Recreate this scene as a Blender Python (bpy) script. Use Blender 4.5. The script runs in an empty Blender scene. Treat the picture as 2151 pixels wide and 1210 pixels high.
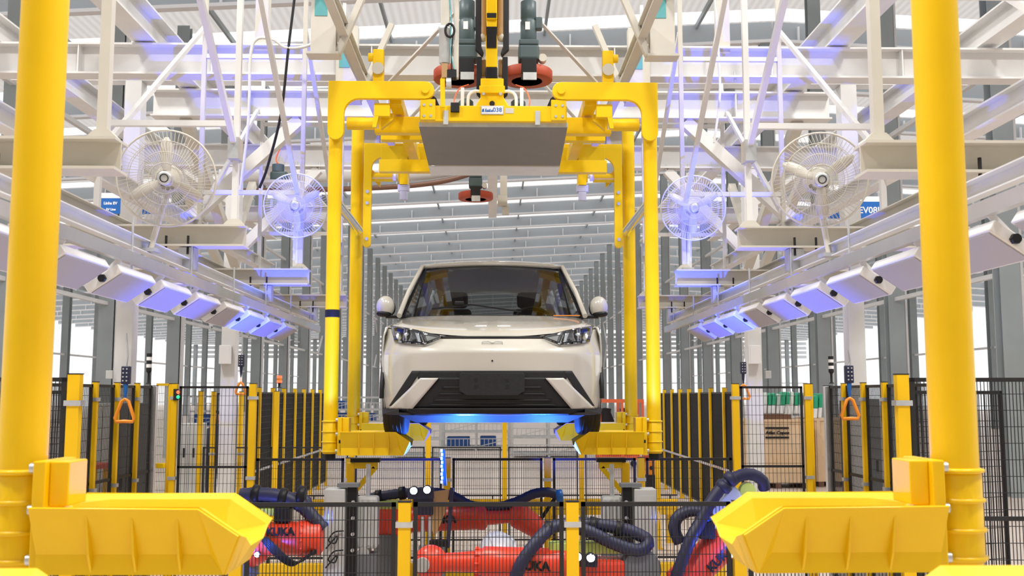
import bpy, bmesh, math, random
from mathutils import Vector, Matrix
random.seed(7)
R = math.radians
scene = bpy.context.scene
COL = scene.collection

# ---------------------------------------------------------------- camera
FPX = 2150.0                       # focal length in pixels of the 2151 x 1210 frame
H = 2.07                           # eye height
pitch = math.atan(225.0 / FPX)
yaw = math.atan(40.5 / FPX * math.cos(pitch))
cd = bpy.data.cameras.new('camera')
cam = bpy.data.objects.new('camera', cd)
COL.objects.link(cam)
cd.sensor_width = 36.0
cd.lens = FPX / 2151.0 * 36.0
cd.clip_start = 0.05
cd.clip_end = 2000
cam.location = (0, 0, H)
cam.rotation_euler = (math.pi / 2 + pitch, 0, -yaw)
scene.camera = cam
cd.dof.use_dof = True
cd.dof.focus_distance = 8.0
cd.dof.aperture_fstop = 6.3
CAMROT = cam.rotation_euler.to_matrix()

def at(px, py, Y):
    """world point seen at pixel (px, py) whose distance along the line is Y"""
    d = CAMROT @ Vector(((px - 1075.5) / FPX, (605.0 - py) / FPX, -1.0))
    return Vector((0, 0, H)) + d * (Y / d.y)

# ---------------------------------------------------------------- daylight, exposure
world = bpy.data.worlds.new('daylight')
scene.world = world
world.use_nodes = True
bg = world.node_tree.nodes['Background']
bg.inputs[0].default_value = (0.97, 0.98, 1.0, 1)
bg.inputs[1].default_value = 1.0
vs = scene.view_settings
vs.view_transform = 'Standard'
vs.look = 'None'
vs.gamma = 1.0
vs.use_curve_mapping = False
vs.exposure = 0.36

def area(name, loc, target, size, size_y, power, col=(1, 1, 1)):
    l = bpy.data.lights.new(name, 'AREA')
    l.shape = 'RECTANGLE'; l.size = size; l.size_y = size_y
    l.energy = power; l.color = col
    o = bpy.data.objects.new(name, l); COL.objects.link(o)
    o.location = loc
    o.rotation_euler = (Vector(target) - Vector(loc)).to_track_quat('-Z', 'Y').to_euler()
    return o
# high bay lamps of the hall over the station
for i, (x, y) in enumerate([(-5.5, 2.0), (0.2, 2.0), (5.5, 2.0), (-5.5, 8.0), (5.5, 8.0), (0.0, 17.0)]):
    area('high_bay_light', (x, y, 10.5), (x, y, 0), 0.9, 0.9, 420, (1.0, 0.97, 0.92))

# ---------------------------------------------------------------- materials
def mat(name, col, rough=0.5, metal=0.0, noise=0.0, nscale=8.0, bump=0.0, coat=0.0, spec=0.5, emit=None, estr=0.0):
    m = bpy.data.materials.new(name); m.use_nodes = True
    nt = m.node_tree; b = nt.nodes['Principled BSDF']
    b.inputs['Base Color'].default_value = (*col, 1)
    b.inputs['Roughness'].default_value = rough
    b.inputs['Metallic'].default_value = metal
    b.inputs['Coat Weight'].default_value = coat
    b.inputs['Coat Roughness'].default_value = 0.05
    b.inputs['Specular IOR Level'].default_value = spec
    if emit:
        b.inputs['Emission Color'].default_value = (*emit, 1)
        b.inputs['Emission Strength'].default_value = estr
    if noise > 0 or bump > 0:
        tc = nt.nodes.new('ShaderNodeTexCoord'); n = nt.nodes.new('ShaderNodeTexNoise')
        n.inputs['Scale'].default_value = nscale; n.inputs['Detail'].default_value = 5
        nt.links.new(tc.outputs['Object'], n.inputs['Vector'])
        if noise > 0:
            mp = nt.nodes.new('ShaderNodeMapRange')
            mp.inputs[1].default_value = 0.3; mp.inputs[2].default_value = 0.7
            mp.inputs[3].default_value = 1 - noise; mp.inputs[4].default_value = 1 + noise * 0.4
            mx = nt.nodes.new('ShaderNodeVectorMath'); mx.operation = 'SCALE'
            mx.inputs[0].default_value = col
            nt.links.new(n.outputs['Fac'], mp.inputs[0]); nt.links.new(mp.outputs[0], mx.inputs['Scale'])
            nt.links.new(mx.outputs[0], b.inputs['Base Color'])
        if bump > 0:
            bp = nt.nodes.new('ShaderNodeBump'); bp.inputs['Strength'].default_value = bump
            bp.inputs['Distance'].default_value = 0.01
            nt.links.new(n.outputs['Fac'], bp.inputs['Height']); nt.links.new(bp.outputs[0], b.inputs['Normal'])
    return m

M = {}
M['yellow'] = mat('yellow_paint', (0.86, 0.55, 0.001), 0.36, noise=0.05, nscale=5, spec=0.35)
M['yellow_post'] = mat('yellow_powder_coat', (0.82, 0.49, 0.003), 0.45, spec=0.35)
M['white'] = mat('white_steel_paint', (0.69, 0.685, 0.675), 0.45, noise=0.06, nscale=4)
M['cream'] = mat('cream_steel_paint', (0.57, 0.545, 0.48), 0.5, noise=0.06, nscale=4)
M['grey'] = mat('grey_steel_paint', (0.33, 0.37, 0.38), 0.55, noise=0.10, nscale=1.2)
M['girder'] = mat('roof_girder_grey', (0.40, 0.43, 0.45), 0.55, noise=0.06, nscale=0.6)
M['galv'] = mat('galvanised_steel', (0.58, 0.60, 0.61), 0.38, metal=0.6, noise=0.12, nscale=14)
M['alu'] = mat('brushed_aluminium', (0.80, 0.81, 0.84), 0.25, metal=0.85, noise=0.06, nscale=10)
M['chrome'] = mat('chrome', (0.85, 0.85, 0.86), 0.08, metal=1.0)
M['black'] = mat('black_plastic', (0.009, 0.009, 0.010), 0.45, spec=0.3)
M['blackframe'] = mat('black_powder_coat', (0.010, 0.010, 0.011), 0.5)
M['rubber'] = mat('tyre_rubber', (0.018, 0.018, 0.018), 0.8, noise=0.2, nscale=40)
M['dark'] = mat('dark_grey_plastic', (0.022, 0.022, 0.023), 0.65, noise=0.1, nscale=60, bump=0.2, spec=0.2)
M['red'] = mat('robot_red_paint', (0.80, 0.055, 0.018), 0.35, noise=0.08, nscale=6)
M['rust'] = mat('brick_red_rubber', (0.42, 0.062, 0.022), 0.6, noise=0.12, nscale=10)
M['teal'] = mat('dark_teal_paint', (0.055, 0.088, 0.095), 0.45)
M['tealplate'] = mat('teal_plate', (0.09, 0.34, 0.36), 0.5)
M['navy'] = mat('navy_hose', (0.016, 0.018, 0.055), 0.5)
M['lime'] = mat('lime_label', (0.50, 0.62, 0.13), 0.5)
M['paleg'] = mat('pale_green_box', (0.62, 0.72, 0.66), 0.4)
M['cab'] = mat('light_grey_cabinet', (0.52, 0.53, 0.51), 0.5, noise=0.04)
M['dcab'] = mat('dark_grey_cabinet', (0.16, 0.17, 0.18), 0.55)
M['orange'] = mat('orange_plastic', (0.85, 0.28, 0.015), 0.4)
M['orangecable'] = mat('orange_cable', (0.85, 0.16, 0.05), 0.5)
M['signblue'] = mat('sign_blue', (0.012, 0.13, 0.45), 0.4)
M['signwhite'] = mat('sign_white', (0.85, 0.85, 0.86), 0.5)
M['car'] = mat('ivory_car_paint', (0.50, 0.478, 0.42), 0.25, coat=1.0)
M['blue'] = mat('blue_bin_plastic', (0.02, 0.10, 0.38), 0.5)
M['ply'] = mat('plywood', (0.72, 0.52, 0.33), 0.65, noise=0.10, nscale=5)
M['green'] = mat('green_tarpaulin', (0.02, 0.42, 0.22), 0.45, noise=0.15, nscale=4)
M['brown'] = mat('brown_board', (0.16, 0.075, 0.045), 0.6)
M['tan'] = mat('tan_steel_plate', (0.40, 0.24, 0.10), 0.5)
M['pan'] = mat('dull_steel_sheet', (0.22, 0.205, 0.19), 0.55, metal=0.1, noise=0.07, nscale=3)
M['panlight'] = mat('zinc_sheet', (0.72, 0.73, 0.75), 0.35, metal=0.3, noise=0.05, nscale=6)
M['skin'] = mat('skin', (0.36, 0.19, 0.12), 0.55)
M['cloth'] = mat('dark_work_cloth', (0.035, 0.04, 0.06), 0.8, noise=0.1, nscale=30)
M['hat'] = mat('white_hard_hat', (0.78, 0.79, 0.84), 0.3)
M['ledblue'] = mat('blue_led', (0.1, 0.3, 1.0), 0.4, emit=(0.10, 0.30, 1.0), estr=9.0)
M['ledwhite'] = mat('blue_white_led', (0.6, 0.75, 1.0), 0.4, emit=(0.55, 0.72, 1.0), estr=22.0)
M['redled'] = mat('red_lamp', (0.9, 0.05, 0.02), 0.4, emit=(1.0, 0.08, 0.03), estr=2.5)
M['greenled'] = mat('green_lamp', (0.02, 0.6, 0.2), 0.4, emit=(0.02, 0.9, 0.3), estr=1.2)
M['diffuser'] = mat('lamp_diffuser', (0.36, 0.355, 0.385), 0.4)
M['lavender'] = mat('pale_lavender_plastic', (0.50, 0.52, 0.74), 0.35)
M['seat'] = mat('seat_fabric', (0.05, 0.055, 0.06), 0.8)
M['headl'] = mat('light_headliner', (0.50, 0.56, 0.62), 0.8)

def floor_mat():
    m = mat('concrete_floor', (0.66, 0.56, 0.49), 0.42)
    nt = m.node_tree; b = nt.nodes['Principled BSDF']
    tc = nt.nodes.new('ShaderNodeTexCoord')
    n = nt.nodes.new('ShaderNodeTexNoise'); n.inputs['Scale'].default_value = 0.35; n.inputs['Detail'].default_value = 8
    n.inputs['Roughness'].default_value = 0.65
    r = nt.nodes.new('ShaderNodeValToRGB')
    r.color_ramp.elements[0].position = 0.3; r.color_ramp.elements[0].color = (0.60, 0.49, 0.42, 1)
    r.color_ramp.elements[1].position = 0.7; r.color_ramp.elements[1].color = (0.74, 0.65, 0.58, 1)
    nt.links.new(tc.outputs['Object'], n.inputs['Vector']); nt.links.new(n.outputs['Fac'], r.inputs[0])
    nt.links.new(r.outputs[0], b.inputs['Base Color'])
    return m
M['floor'] = floor_mat()

def roof_mat():
    """translucent white roof sheeting: daylight shines through"""
    m = bpy.data.materials.new('translucent_roof_sheet'); m.use_nodes = True
    nt = m.node_tree; nt.nodes.clear()
    out = nt.nodes.new('ShaderNodeOutputMaterial')
    d = nt.nodes.new('ShaderNodeBsdfDiffuse'); d.inputs[0].default_value = (0.80, 0.78, 0.76, 1)
    t = nt.nodes.new('ShaderNodeBsdfTranslucent'); t.inputs[0].default_value = (0.80, 0.77, 0.74, 1)
    mx = nt.nodes.new('ShaderNodeMixShader')
    tc = nt.nodes.new('ShaderNodeTexCoord'); w = nt.nodes.new('ShaderNodeTexWave')
    w.bands_direction = 'X'; w.inputs['Scale'].default_value = 1.1; w.inputs['Distortion'].default_value = 0
    mp = nt.nodes.new('ShaderNodeMapRange'); mp.inputs[3].default_value = 0.45; mp.inputs[4].default_value = 0.60
    nt.links.new(tc.outputs['Object'], w.inputs['Vector']); nt.links.new(w.outputs['Fac'], mp.inputs[0])
    nt.links.new(mp.outputs[0], mx.inputs[0]); nt.links.new(d.outputs[0], mx.inputs[1]); nt.links.new(t.outputs[0], mx.inputs[2])
    nt.links.new(mx.outputs[0], out.inputs[0])
    return m
M['roof'] = roof_mat()

def glass_mat(name, tint, refl=0.10):
    """tinted car glass: see-through with a fresnel reflection"""
    m = bpy.data.materials.new(name); m.use_nodes = True
    nt = m.node_tree; nt.nodes.clear()
    out = nt.nodes.new('ShaderNodeOutputMaterial')
    t = nt.nodes.new('ShaderNodeBsdfTransparent'); t.inputs[0].default_value = (*tint, 1)
    g = nt.nodes.new('ShaderNodeBsdfGlossy'); g.inputs[0].default_value = (1, 1, 1, 1); g.inputs[1].default_value = 0.03
    f = nt.nodes.new('ShaderNodeFresnel'); f.inputs[0].default_value = 1.5
    mx = nt.nodes.new('ShaderNodeMixShader')
    nt.links.new(f.outputs[0], mx.inputs[0]); nt.links.new(t.outputs[0], mx.inputs[1]); nt.links.new(g.outputs[0], mx.inputs[2])
    nt.links.new(mx.outputs[0], out.inputs[0])
    return m
M['glass'] = glass_mat('windscreen_glass', (0.45, 0.47, 0.47))
M['darkglass'] = glass_mat('side_window_glass', (0.30, 0.33, 0.34))
M['lens'] = glass_mat('headlamp_lens', (0.80, 0.82, 0.84))

# ---------------------------------------------------------------- mesh helpers
Z = Vector((0, 0, 1)); X = Vector((1, 0, 0)); Yv = Vector((0, 1, 0))
def V(*a): return Vector(a)

class MB:
    def __init__(s): s.v = []; s.f = []; s.s = []
    def add(s, vs, fs, smooth=False):
        o = len(s.v); s.v += [Vector(v) for v in vs]
        for f in fs: s.f.append([i + o for i in f]); s.s.append(smooth)
        return s
    def box(s, x0, x1, y0, y1, z0, z1):
        return s.add([(x0,y0,z0),(x1,y0,z0),(x1,y1,z0),(x0,y1,z0),(x0,y0,z1),(x1,y0,z1),(x1,y1,z1),(x0,y1,z1)],
                     [(3,2,1,0),(4,5,6,7),(0,1,5,4),(1,2,6,5),(2,3,7,6),(3,0,4,7)])
    def bar(s, p, q, w, h, up=Z, caps=True):
        p = Vector(p); q = Vector(q); d = (q - p).normalized()
        if abs(d.dot(up)) > 0.98: up = Yv if abs(d.y) < 0.9 else X
        a = d.cross(up).normalized() * (w / 2); b = a.cross(d).normalized() * (h / 2)
        vs = [p-a-b, p+a-b, p+a+b, p-a+b, q-a-b, q+a-b, q+a+b, q-a+b]
        fs = [(0,1,5,4),(1,2,6,5),(2,3,7,6),(3,0,4,7)]
        if caps: fs += [(3,2,1,0),(4,5,6,7)]
        return s.add(vs, fs)
    def ibeam(s, p, q, w, h, tf=0.014, tw=0.01, up=Z):
        p = Vector(p); q = Vector(q); d = (q - p).normalized()
        if abs(d.dot(up)) > 0.98: up = X
        b = (up - d * up.dot(d)).normalized()
        s.bar(p + b*(h/2 - tf/2), q + b*(h/2 - tf/2), w, tf, up)
        s.bar(p - b*(h/2 - tf/2), q - b*(h/2 - tf/2), w, tf, up)
        s.bar(p, q, tw, h - 2*tf, up)
        return s
    def channel(s, p, q, w, h, t=0.006, side=1, up=Z):
        p = Vector(p); q = Vector(q); d = (q - p).normalized(); b = (up - d*up.dot(d)).normalized(); a = d.cross(b)
        s.bar(p + b*(h/2), q + b*(h/2), w, t, up); s.bar(p - b*(h/2), q - b*(h/2), w, t, up)
        s.bar(p + a*side*w/2, q + a*side*w/2, t, h, up)
        return s
    def tube(s, path, r, n=8, caps=True, closed=False):
        P = [Vector(p) for p in path]; m = len(P)
        rr = r if isinstance(r, (list, tuple)) else [r] * m
        T = []
        for i in range(m):
            if closed: t = P[(i+1) % m] - P[i-1]
            else: t = P[min(i+1, m-1)] - P[max(i-1, 0)]
            T.append(t.normalized())
        ref = Z if abs(T[0].z) < 0.9 else X
        u = T[0].cross(ref).normalized()
        vs = []; U = []
        for i in range(m):
            u = (u - T[i] * u.dot(T[i])).normalized(); w = T[i].cross(u)
            U.append((u.copy(), w))
            for k in range(n):
                a = 2 * math.pi * k / n
                vs.append(P[i] + (u * math.cos(a) + w * math.sin(a)) * rr[i])
        fs = []
        for i in range(m if closed else m - 1):
            j = (i + 1) % m
            for k in range(n):
                l = (k + 1) % n
                fs.append((i*n+k, i*n+l, j*n+l, j*n+k))
        s.add(vs, fs, True)
        if caps and not closed:
            s.add(vs[:n], [tuple(range(n))[::-1]]); s.add(vs[-n:], [tuple(range(n))])
        return s
    def cyl(s, p, q, r, n=16, r2=None, caps=True):
        return s.tube([p, q], [r, r if r2 is None else r2], n, caps)
    def lathe(s, prof, p, axis, n=20):
        """prof: list of (radius, distance along the axis)"""
        p = Vector(p); ax = Vector(axis).normalized()
        u = ax.cross(Z if abs(ax.z) < 0.9 else X).normalized(); w = ax.cross(u)
        vs = []
        for r, h in prof:
            for k in range(n):
                a = 2*math.pi*k/n
                vs.append(p + ax*h + (u*math.cos(a) + w*math.sin(a)) * r)
        fs = []
        for i in range(len(prof)-1):
            for k in range(n):
                l = (k+1) % n
                fs.append((i*n+k, i*n+l, (i+1)*n+l, (i+1)*n+k))
        s.add(vs, fs, True)
        if prof[0][0] > 1e-4: s.add(vs[:n], [tuple(range(n))[::-1]])
        if prof[-1][0] > 1e-4: s.add(vs[-n:], [tuple(range(n))])
        return s
    def ball(s, c, r, n=20, m=12, sc=(1, 1, 1), rot=None):
        c = Vector(c); vs = []; fs = []
        for i in range(m + 1):
            th = math.pi * i / m
            for k in range(n):
                a = 2*math.pi*k/n
                p = Vector((math.sin(th)*math.cos(a)*sc[0], math.sin(th)*math.sin(a)*sc[1], math.cos(th)*sc[2])) * r
                if rot: p = rot @ p
                vs.append(c + p)
        for i in range(m):
            for k in range(n):
                l = (k+1) % n
                fs.append((i*n+k, (i+1)*n+k, (i+1)*n+l, i*n+l))
        return s.add(vs, fs, True)
    def prism(s, poly, depth):
        """poly: 3D points of a flat outline; depth: extrusion vector"""
        d = Vector(depth); n = len(poly); P = [Vector(p) for p in poly]
        vs = P + [p + d for p in P]
        fs = [tuple(range(n))[::-1], tuple(range(n, 2*n))]
        for i in range(n):
            j = (i+1) % n; fs.append((i, j, n+j, n+i))
        return s.add(vs, fs)
    def grid(s, rows, smooth=True):
        m = len(rows[0]); vs = [p for r in rows for p in r]; fs = []
        for i in range(len(rows)-1):
            for k in range(m-1):
                fs.append((i*m+k, i*m+k+1, (i+1)*m+k+1, (i+1)*m+k))
        return s.add(vs, fs, smooth)
    def rev(s):
        s.f = [f[::-1] for f in s.f]; return s
    def build(s, name, m, parent=None, loc=None, bevel=0.0, subd=0, solid=0.0, norm=True):
        me = bpy.data.meshes.new(name)
        if parent is not None: o0 = Vector(parent['wl'])
        elif loc is not None: o0 = Vector(loc)
        else:
            xs = [v.x for v in s.v]; ys = [v.y for v in s.v]; zs = [v.z for v in s.v]
            o0 = Vector(((min(xs)+max(xs))/2, (min(ys)+max(ys))/2, min(zs)))
        me.from_pydata([tuple(v - o0) for v in s.v], [], s.f)
        me.polygons.foreach_set('use_smooth', s.s)
        if norm:
            b = bmesh.new(); b.from_mesh(me); bmesh.ops.recalc_face_normals(b, faces=b.faces); b.to_mesh(me); b.free()
        me.materials.append(M[m] if isinstance(m, str) else m)
        o = bpy.data.objects.new(name, me); COL.objects.link(o)
        if parent is not None: o.parent = parent
        else: o.location = o0
        o['wl'] = tuple(o0)
        if bevel:
            md = o.modifiers.new('bevel', 'BEVEL'); md.width = bevel; md.segments = 2; md.limit_method = 'ANGLE'; md.angle_limit = R(40)
        if solid:
            md = o.modifiers.new('solid', 'SOLIDIFY'); md.thickness = solid; md.offset = -1
        if subd:
            md = o.modifiers.new('sub', 'SUBSURF'); md.levels = subd; md.render_levels = subd
        return o

def thing(name, label, cat, loc, group=None):
    o = bpy.data.objects.new(name, None); COL.objects.link(o)
    o.empty_display_size = 0.1
    o.location = loc; o['wl'] = tuple(loc)
    tag(o, label, cat, group); return o
def tag(o, label, cat, group=None):
    o['label'] = label; o['category'] = cat
    if group: o['group'] = group
    return o
def stuff(o): o['kind'] = 'stuff'; return o
def struct(o): o['kind'] = 'structure'; return o

def text_mb(txt, size, origin, u, v, depth=0.002, bold=0.0, shear=0.0):
    """flat lettering as thin mesh: origin = centre, u = reading direction, v = up"""
    c = bpy.data.curves.new('lettering', 'FONT'); c.body = txt; c.size = size
    c.align_x = 'CENTER'; c.align_y = 'CENTER'; c.extrude = depth / 2; c.offset = bold; c.shear = shear
    c.resolution_u = 3
    o = bpy.data.objects.new('lettering', c); COL.objects.link(o)
    dg = bpy.context.evaluated_depsgraph_get(); dg.update()
    me = bpy.data.meshes.new_from_object(o.evaluated_get(dg))
    u = Vector(u).normalized(); v = Vector(v).normalized(); w = u.cross(v)
    mb = MB()
    mb.add([Vector(origin) + u*p.co.x + v*p.co.y + w*p.co.z for p in me.vertices], [tuple(p.vertices) for p in me.polygons])
    bpy.data.objects.remove(o); bpy.data.curves.remove(c); bpy.data.meshes.remove(me)
    return mb

def smooth_path(pts, n=8):
    P = [Vector(p) for p in pts]; P = [P[0]*2 - P[1]] + P + [P[-1]*2 - P[-2]]
    out = []
    for i in range(1, len(P)-2):
        p0, p1, p2, p3 = P[i-1], P[i], P[i+1], P[i+2]
        for k in range(n):
            t = k / n
            out.append(0.5*((2*p1) + (p2-p0)*t + (2*p0-5*p1+4*p2-p3)*t*t + (3*p1-p0-3*p2+p3)*t**3))
    out.append(P[-2]); return out
def hose(mb, pts, r, n=14, seg=10, ridge=0.08):
    """corrugated hose along a smooth path"""
    P = smooth_path(pts, seg); L = sum((P[i+1]-P[i]).length for i in range(len(P)-1))
    k = max(8, int(L / (r*0.55))); Q = []; cum = [0]
    for i in range(len(P)-1): cum.append(cum[-1] + (P[i+1]-P[i]).length)
    j = 0
    for i in range(k+1):
        d = L*i/k
        while j < len(P)-2 and cum[j+1] < d: j += 1
        t = (d - cum[j]) / max(1e-6, cum[j+1]-cum[j]); Q.append(P[j].lerp(P[j+1], t))
    return mb.tube(Q, [r*(1+ridge*(i % 2)) for i in range(len(Q))], n)
def ordinal(i):
    return ['first','second','third','fourth','fifth','sixth','seventh','eighth','ninth','tenth','eleventh','twelfth'][i]
# ================================================================ SETTING
GROUND = 0.0
fl = MB().box(-70, 70, -12, 330, -0.3, 0.0).build('floor', 'floor', loc=(0, 0, 0)); struct(fl)

# roof of the hall: portal girders every 6 m, sheeting above, purlins along
RX = 11.0
def roofz(x): return H + 13.85 - 0.052 * abs(x - RX)      # underside of the girders
NG = 38
gy = [-15.1 + 6.0*k for k in range(NG)]
ceil = bpy.data.objects.new('ceiling', None); COL.objects.link(ceil); ceil['wl'] = (0, 33, roofz(0)); ceil.location = (0, 33, roofz(0)); struct(ceil)
def girder_mb():
    mb = MB()
    x0, x1 = -62.0, 64.0; hw = 0.80
    for a, b in ((x0, RX), (RX, x1)):
        za, zb = roofz(a), roofz(b)
        mb.bar((a, 0, za+hw/2), (b, 0, zb+hw/2), 0.03, hw)
    return mb
def flange_mb():
    mb = MB()
    for a, b in ((-62.0, RX), (RX, 64.0)):
        mb.bar((a, 0, roofz(a)), (b, 0, roofz(b)), 0.34, 0.12)
    return mb
def stiff_mb():
    mb = MB(); x = -60.0
    while x < 63:
        z = roofz(x); mb.box(x-0.03, x+0.03, -0.16, 0.16, z, z+0.62); x += 3.0
    return mb
g0 = girder_mb(); f0 = flange_mb(); s0 = stiff_mb()
def shared(name, mb, m, ref):
    me = bpy.data.meshes.new(name); me.from_pydata([tuple(v) for v in mb.v], [], mb.f); me.materials.append(M[m]); return me
gme = shared('roof_girder', g0, 'girder', None); fme = shared('girder_flange', f0, 'signwhite', None); sme = shared('girder_stiffeners', s0, 'signwhite', None)  # flange coloured a brighter white so its edge reads as lit
for y in gy:
    g = bpy.data.objects.new('roof_girder', gme); COL.objects.link(g); g.parent = ceil
    g.location = Vector((0, y, 0)) - Vector(ceil['wl'])
    f = bpy.data.objects.new('bottom_flange', fme); COL.objects.link(f); f.parent = g
    q = bpy.data.objects.new('stiffener_plates', sme); COL.objects.link(q); q.parent = g; stuff(q)
# roof sheets, one bay each
for k in range(NG):
    y0 = gy[k]; y1 = y0 + 6.0
    mb = MB()
    for a, b in ((-62.0, RX), (RX, 64.0)):
        za, zb = roofz(a)+0.86, roofz(b)+0.86
        mb.add([(a,y0,za),(b,y0,zb),(b,y1-1.3,zb),(a,y1-1.3,za)], [(0,1,2,3)])
    mb.build('roof_sheet', 'roof', ceil, norm=False)
for i in range(21):
    x = -58 + 6.0*i
    MB().bar((x, gy[0], roofz(x)+0.75), (x, gy[-1], roofz(x)+0.75), 0.10, 0.2).build('purlin', 'grey', ceil)

# rows of grey H-columns that carry the girders
def hcol(x, y, w, d, z1, parent, name='hall_column', m='grey'):
    mb = MB()
    mb.box(x-w/2, x+w/2, y-d/2, y-d/2+0.03, 0, z1); mb.box(x-w/2, x+w/2, y+d/2-0.03, y+d/2, 0, z1)
    mb.box(x-0.015, x+0.015, y-d/2+0.03, y+d/2-0.03, 0, z1)
    return mb.build(name, m, parent)
for side, nm in ((-1, 'wall_left'), (1, 'wall_right')):
    w = bpy.data.objects.new(nm, None); COL.objects.link(w); w.location = (side*10.7, 20, 0); w['wl'] = tuple(w.location); struct(w)
    for k in range(24):
        y = (22.6 if side < 0 else 21.0) + 6.0*k
        hcol(side*10.7, y, 0.42, 0.34, roofz(side*10.7)-0.02, w)
        MB().box(side*10.7 + 0.24, side*10.7 + 0.30, y-0.12, y+0.12, 0, 13).build('painted_light_strip', 'white', w)  # white strip painted in for the bright light beside each column
    # horizontal tie rails between the columns
    for zz, t in ((4.6, 0.10), (9.0, 0.12)):
        MB().bar((side*10.7, 20.9, zz), (side*10.7, 20.9+6*23, zz), t, t).build('tie_rail', 'white', w)
    for k in (3, 7, 12):
        y = 20.9 + 6*k
        MB().bar((side*10.7, y, 4.6), (side*10.7, y+6, 9.0), 0.10, 0.10).build('cross_brace', 'white', w)
        MB().bar((side*10.7, y, 9.0), (side*10.7, y+6, 4.6), 0.10, 0.10).build('cross_brace', 'white', w)
for side, nm in ((-1, 'wall_outer_left'), (1, 'wall_outer_right')):
    w = bpy.data.objects.new(nm, None); COL.objects.link(w); w.location = (side*31, 60, 0); w['wl'] = tuple(w.location); struct(w)
    for k in range(20):
        y = 56.9 + 6.0*k
        hcol(side*31.0, y, 0.5, 0.5, roofz(side*31.0)-0.02, w)
    for zz in (5.0, 10.5):
        MB().bar((side*31, 56.9, zz), (side*31, 56.9+6*19, zz), 0.14, 0.14).build('tie_rail', 'white', w)
    for k in range(9):
        z = 9.6 + 0.5*k
        MB().box(side*31.6-0.03, side*31.6+0.03, 50, 176, z, z+0.34).build('louvre_strip', 'galv', w)
# end wall: posts and high louvres, open below
w = bpy.data.objects.new('wall_back', None); COL.objects.link(w); w.location = (0, 208, 0); w['wl'] = tuple(w.location); struct(w)
for k in range(21):
    x = -60 + 6*k
    hcol(x, 208, 0.7, 0.6, roofz(x), w)
for k in range(6):
    z = 9.5 + 0.9*k
    MB().box(-62, 64, 207.9, 208, z, z+0.6).build('louvre_strip', 'galv', w)
for z in (4.4,):
    MB().box(-62, 64, 207.8, 207.95, z, z+0.2).build('tie_rail', 'white', w)

# wall behind the camera, closing the hall
wf = MB().box(-62, 64, -16.3, -16.0, 0, 15.2).build('wall_front', 'cab', loc=(0, -16, 0)); struct(wf)
# ================================================================ OVERHEAD CONVEYOR STEELWORK
ZB = H + 3.0                      # underside of the main cross beams
sf = thing('conveyor_support_frame', 'white bolted steel frame of columns and beams carrying the overhead conveyor', 'steel frame', (0, 9.5, 0))
CX = 3.42
beamY = [9.5, 10.95]
for i, y in enumerate(beamY):
    ex = [5.6, 3.7, 5.6, 5.6][i]
    cb = MB().ibeam((-ex, y, ZB+0.15), (ex, y, ZB+0.15), 0.20, 0.30, 0.018, 0.012).build('cross_beam', 'white', sf)
    mb = MB()
    for x in (-3.9, -2.65, -1.15, 1.15, 2.65, 3.9):
        if abs(x) < ex: mb.box(x-0.006, x+0.006, y-0.095, y+0.095, ZB+0.018, ZB+0.282)
    mb.build('stiffener', 'white', cb)
    mb = MB()
    for x in (-2.6, -2.3, -1.3, 1.3, 2.3, 2.6):
        mb.cyl((x, y-0.06, ZB-0.03), (x, y-0.06, ZB+0.06), 0.012, 6)
    mb.build('bolt_row', 'galv', cb)
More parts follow.
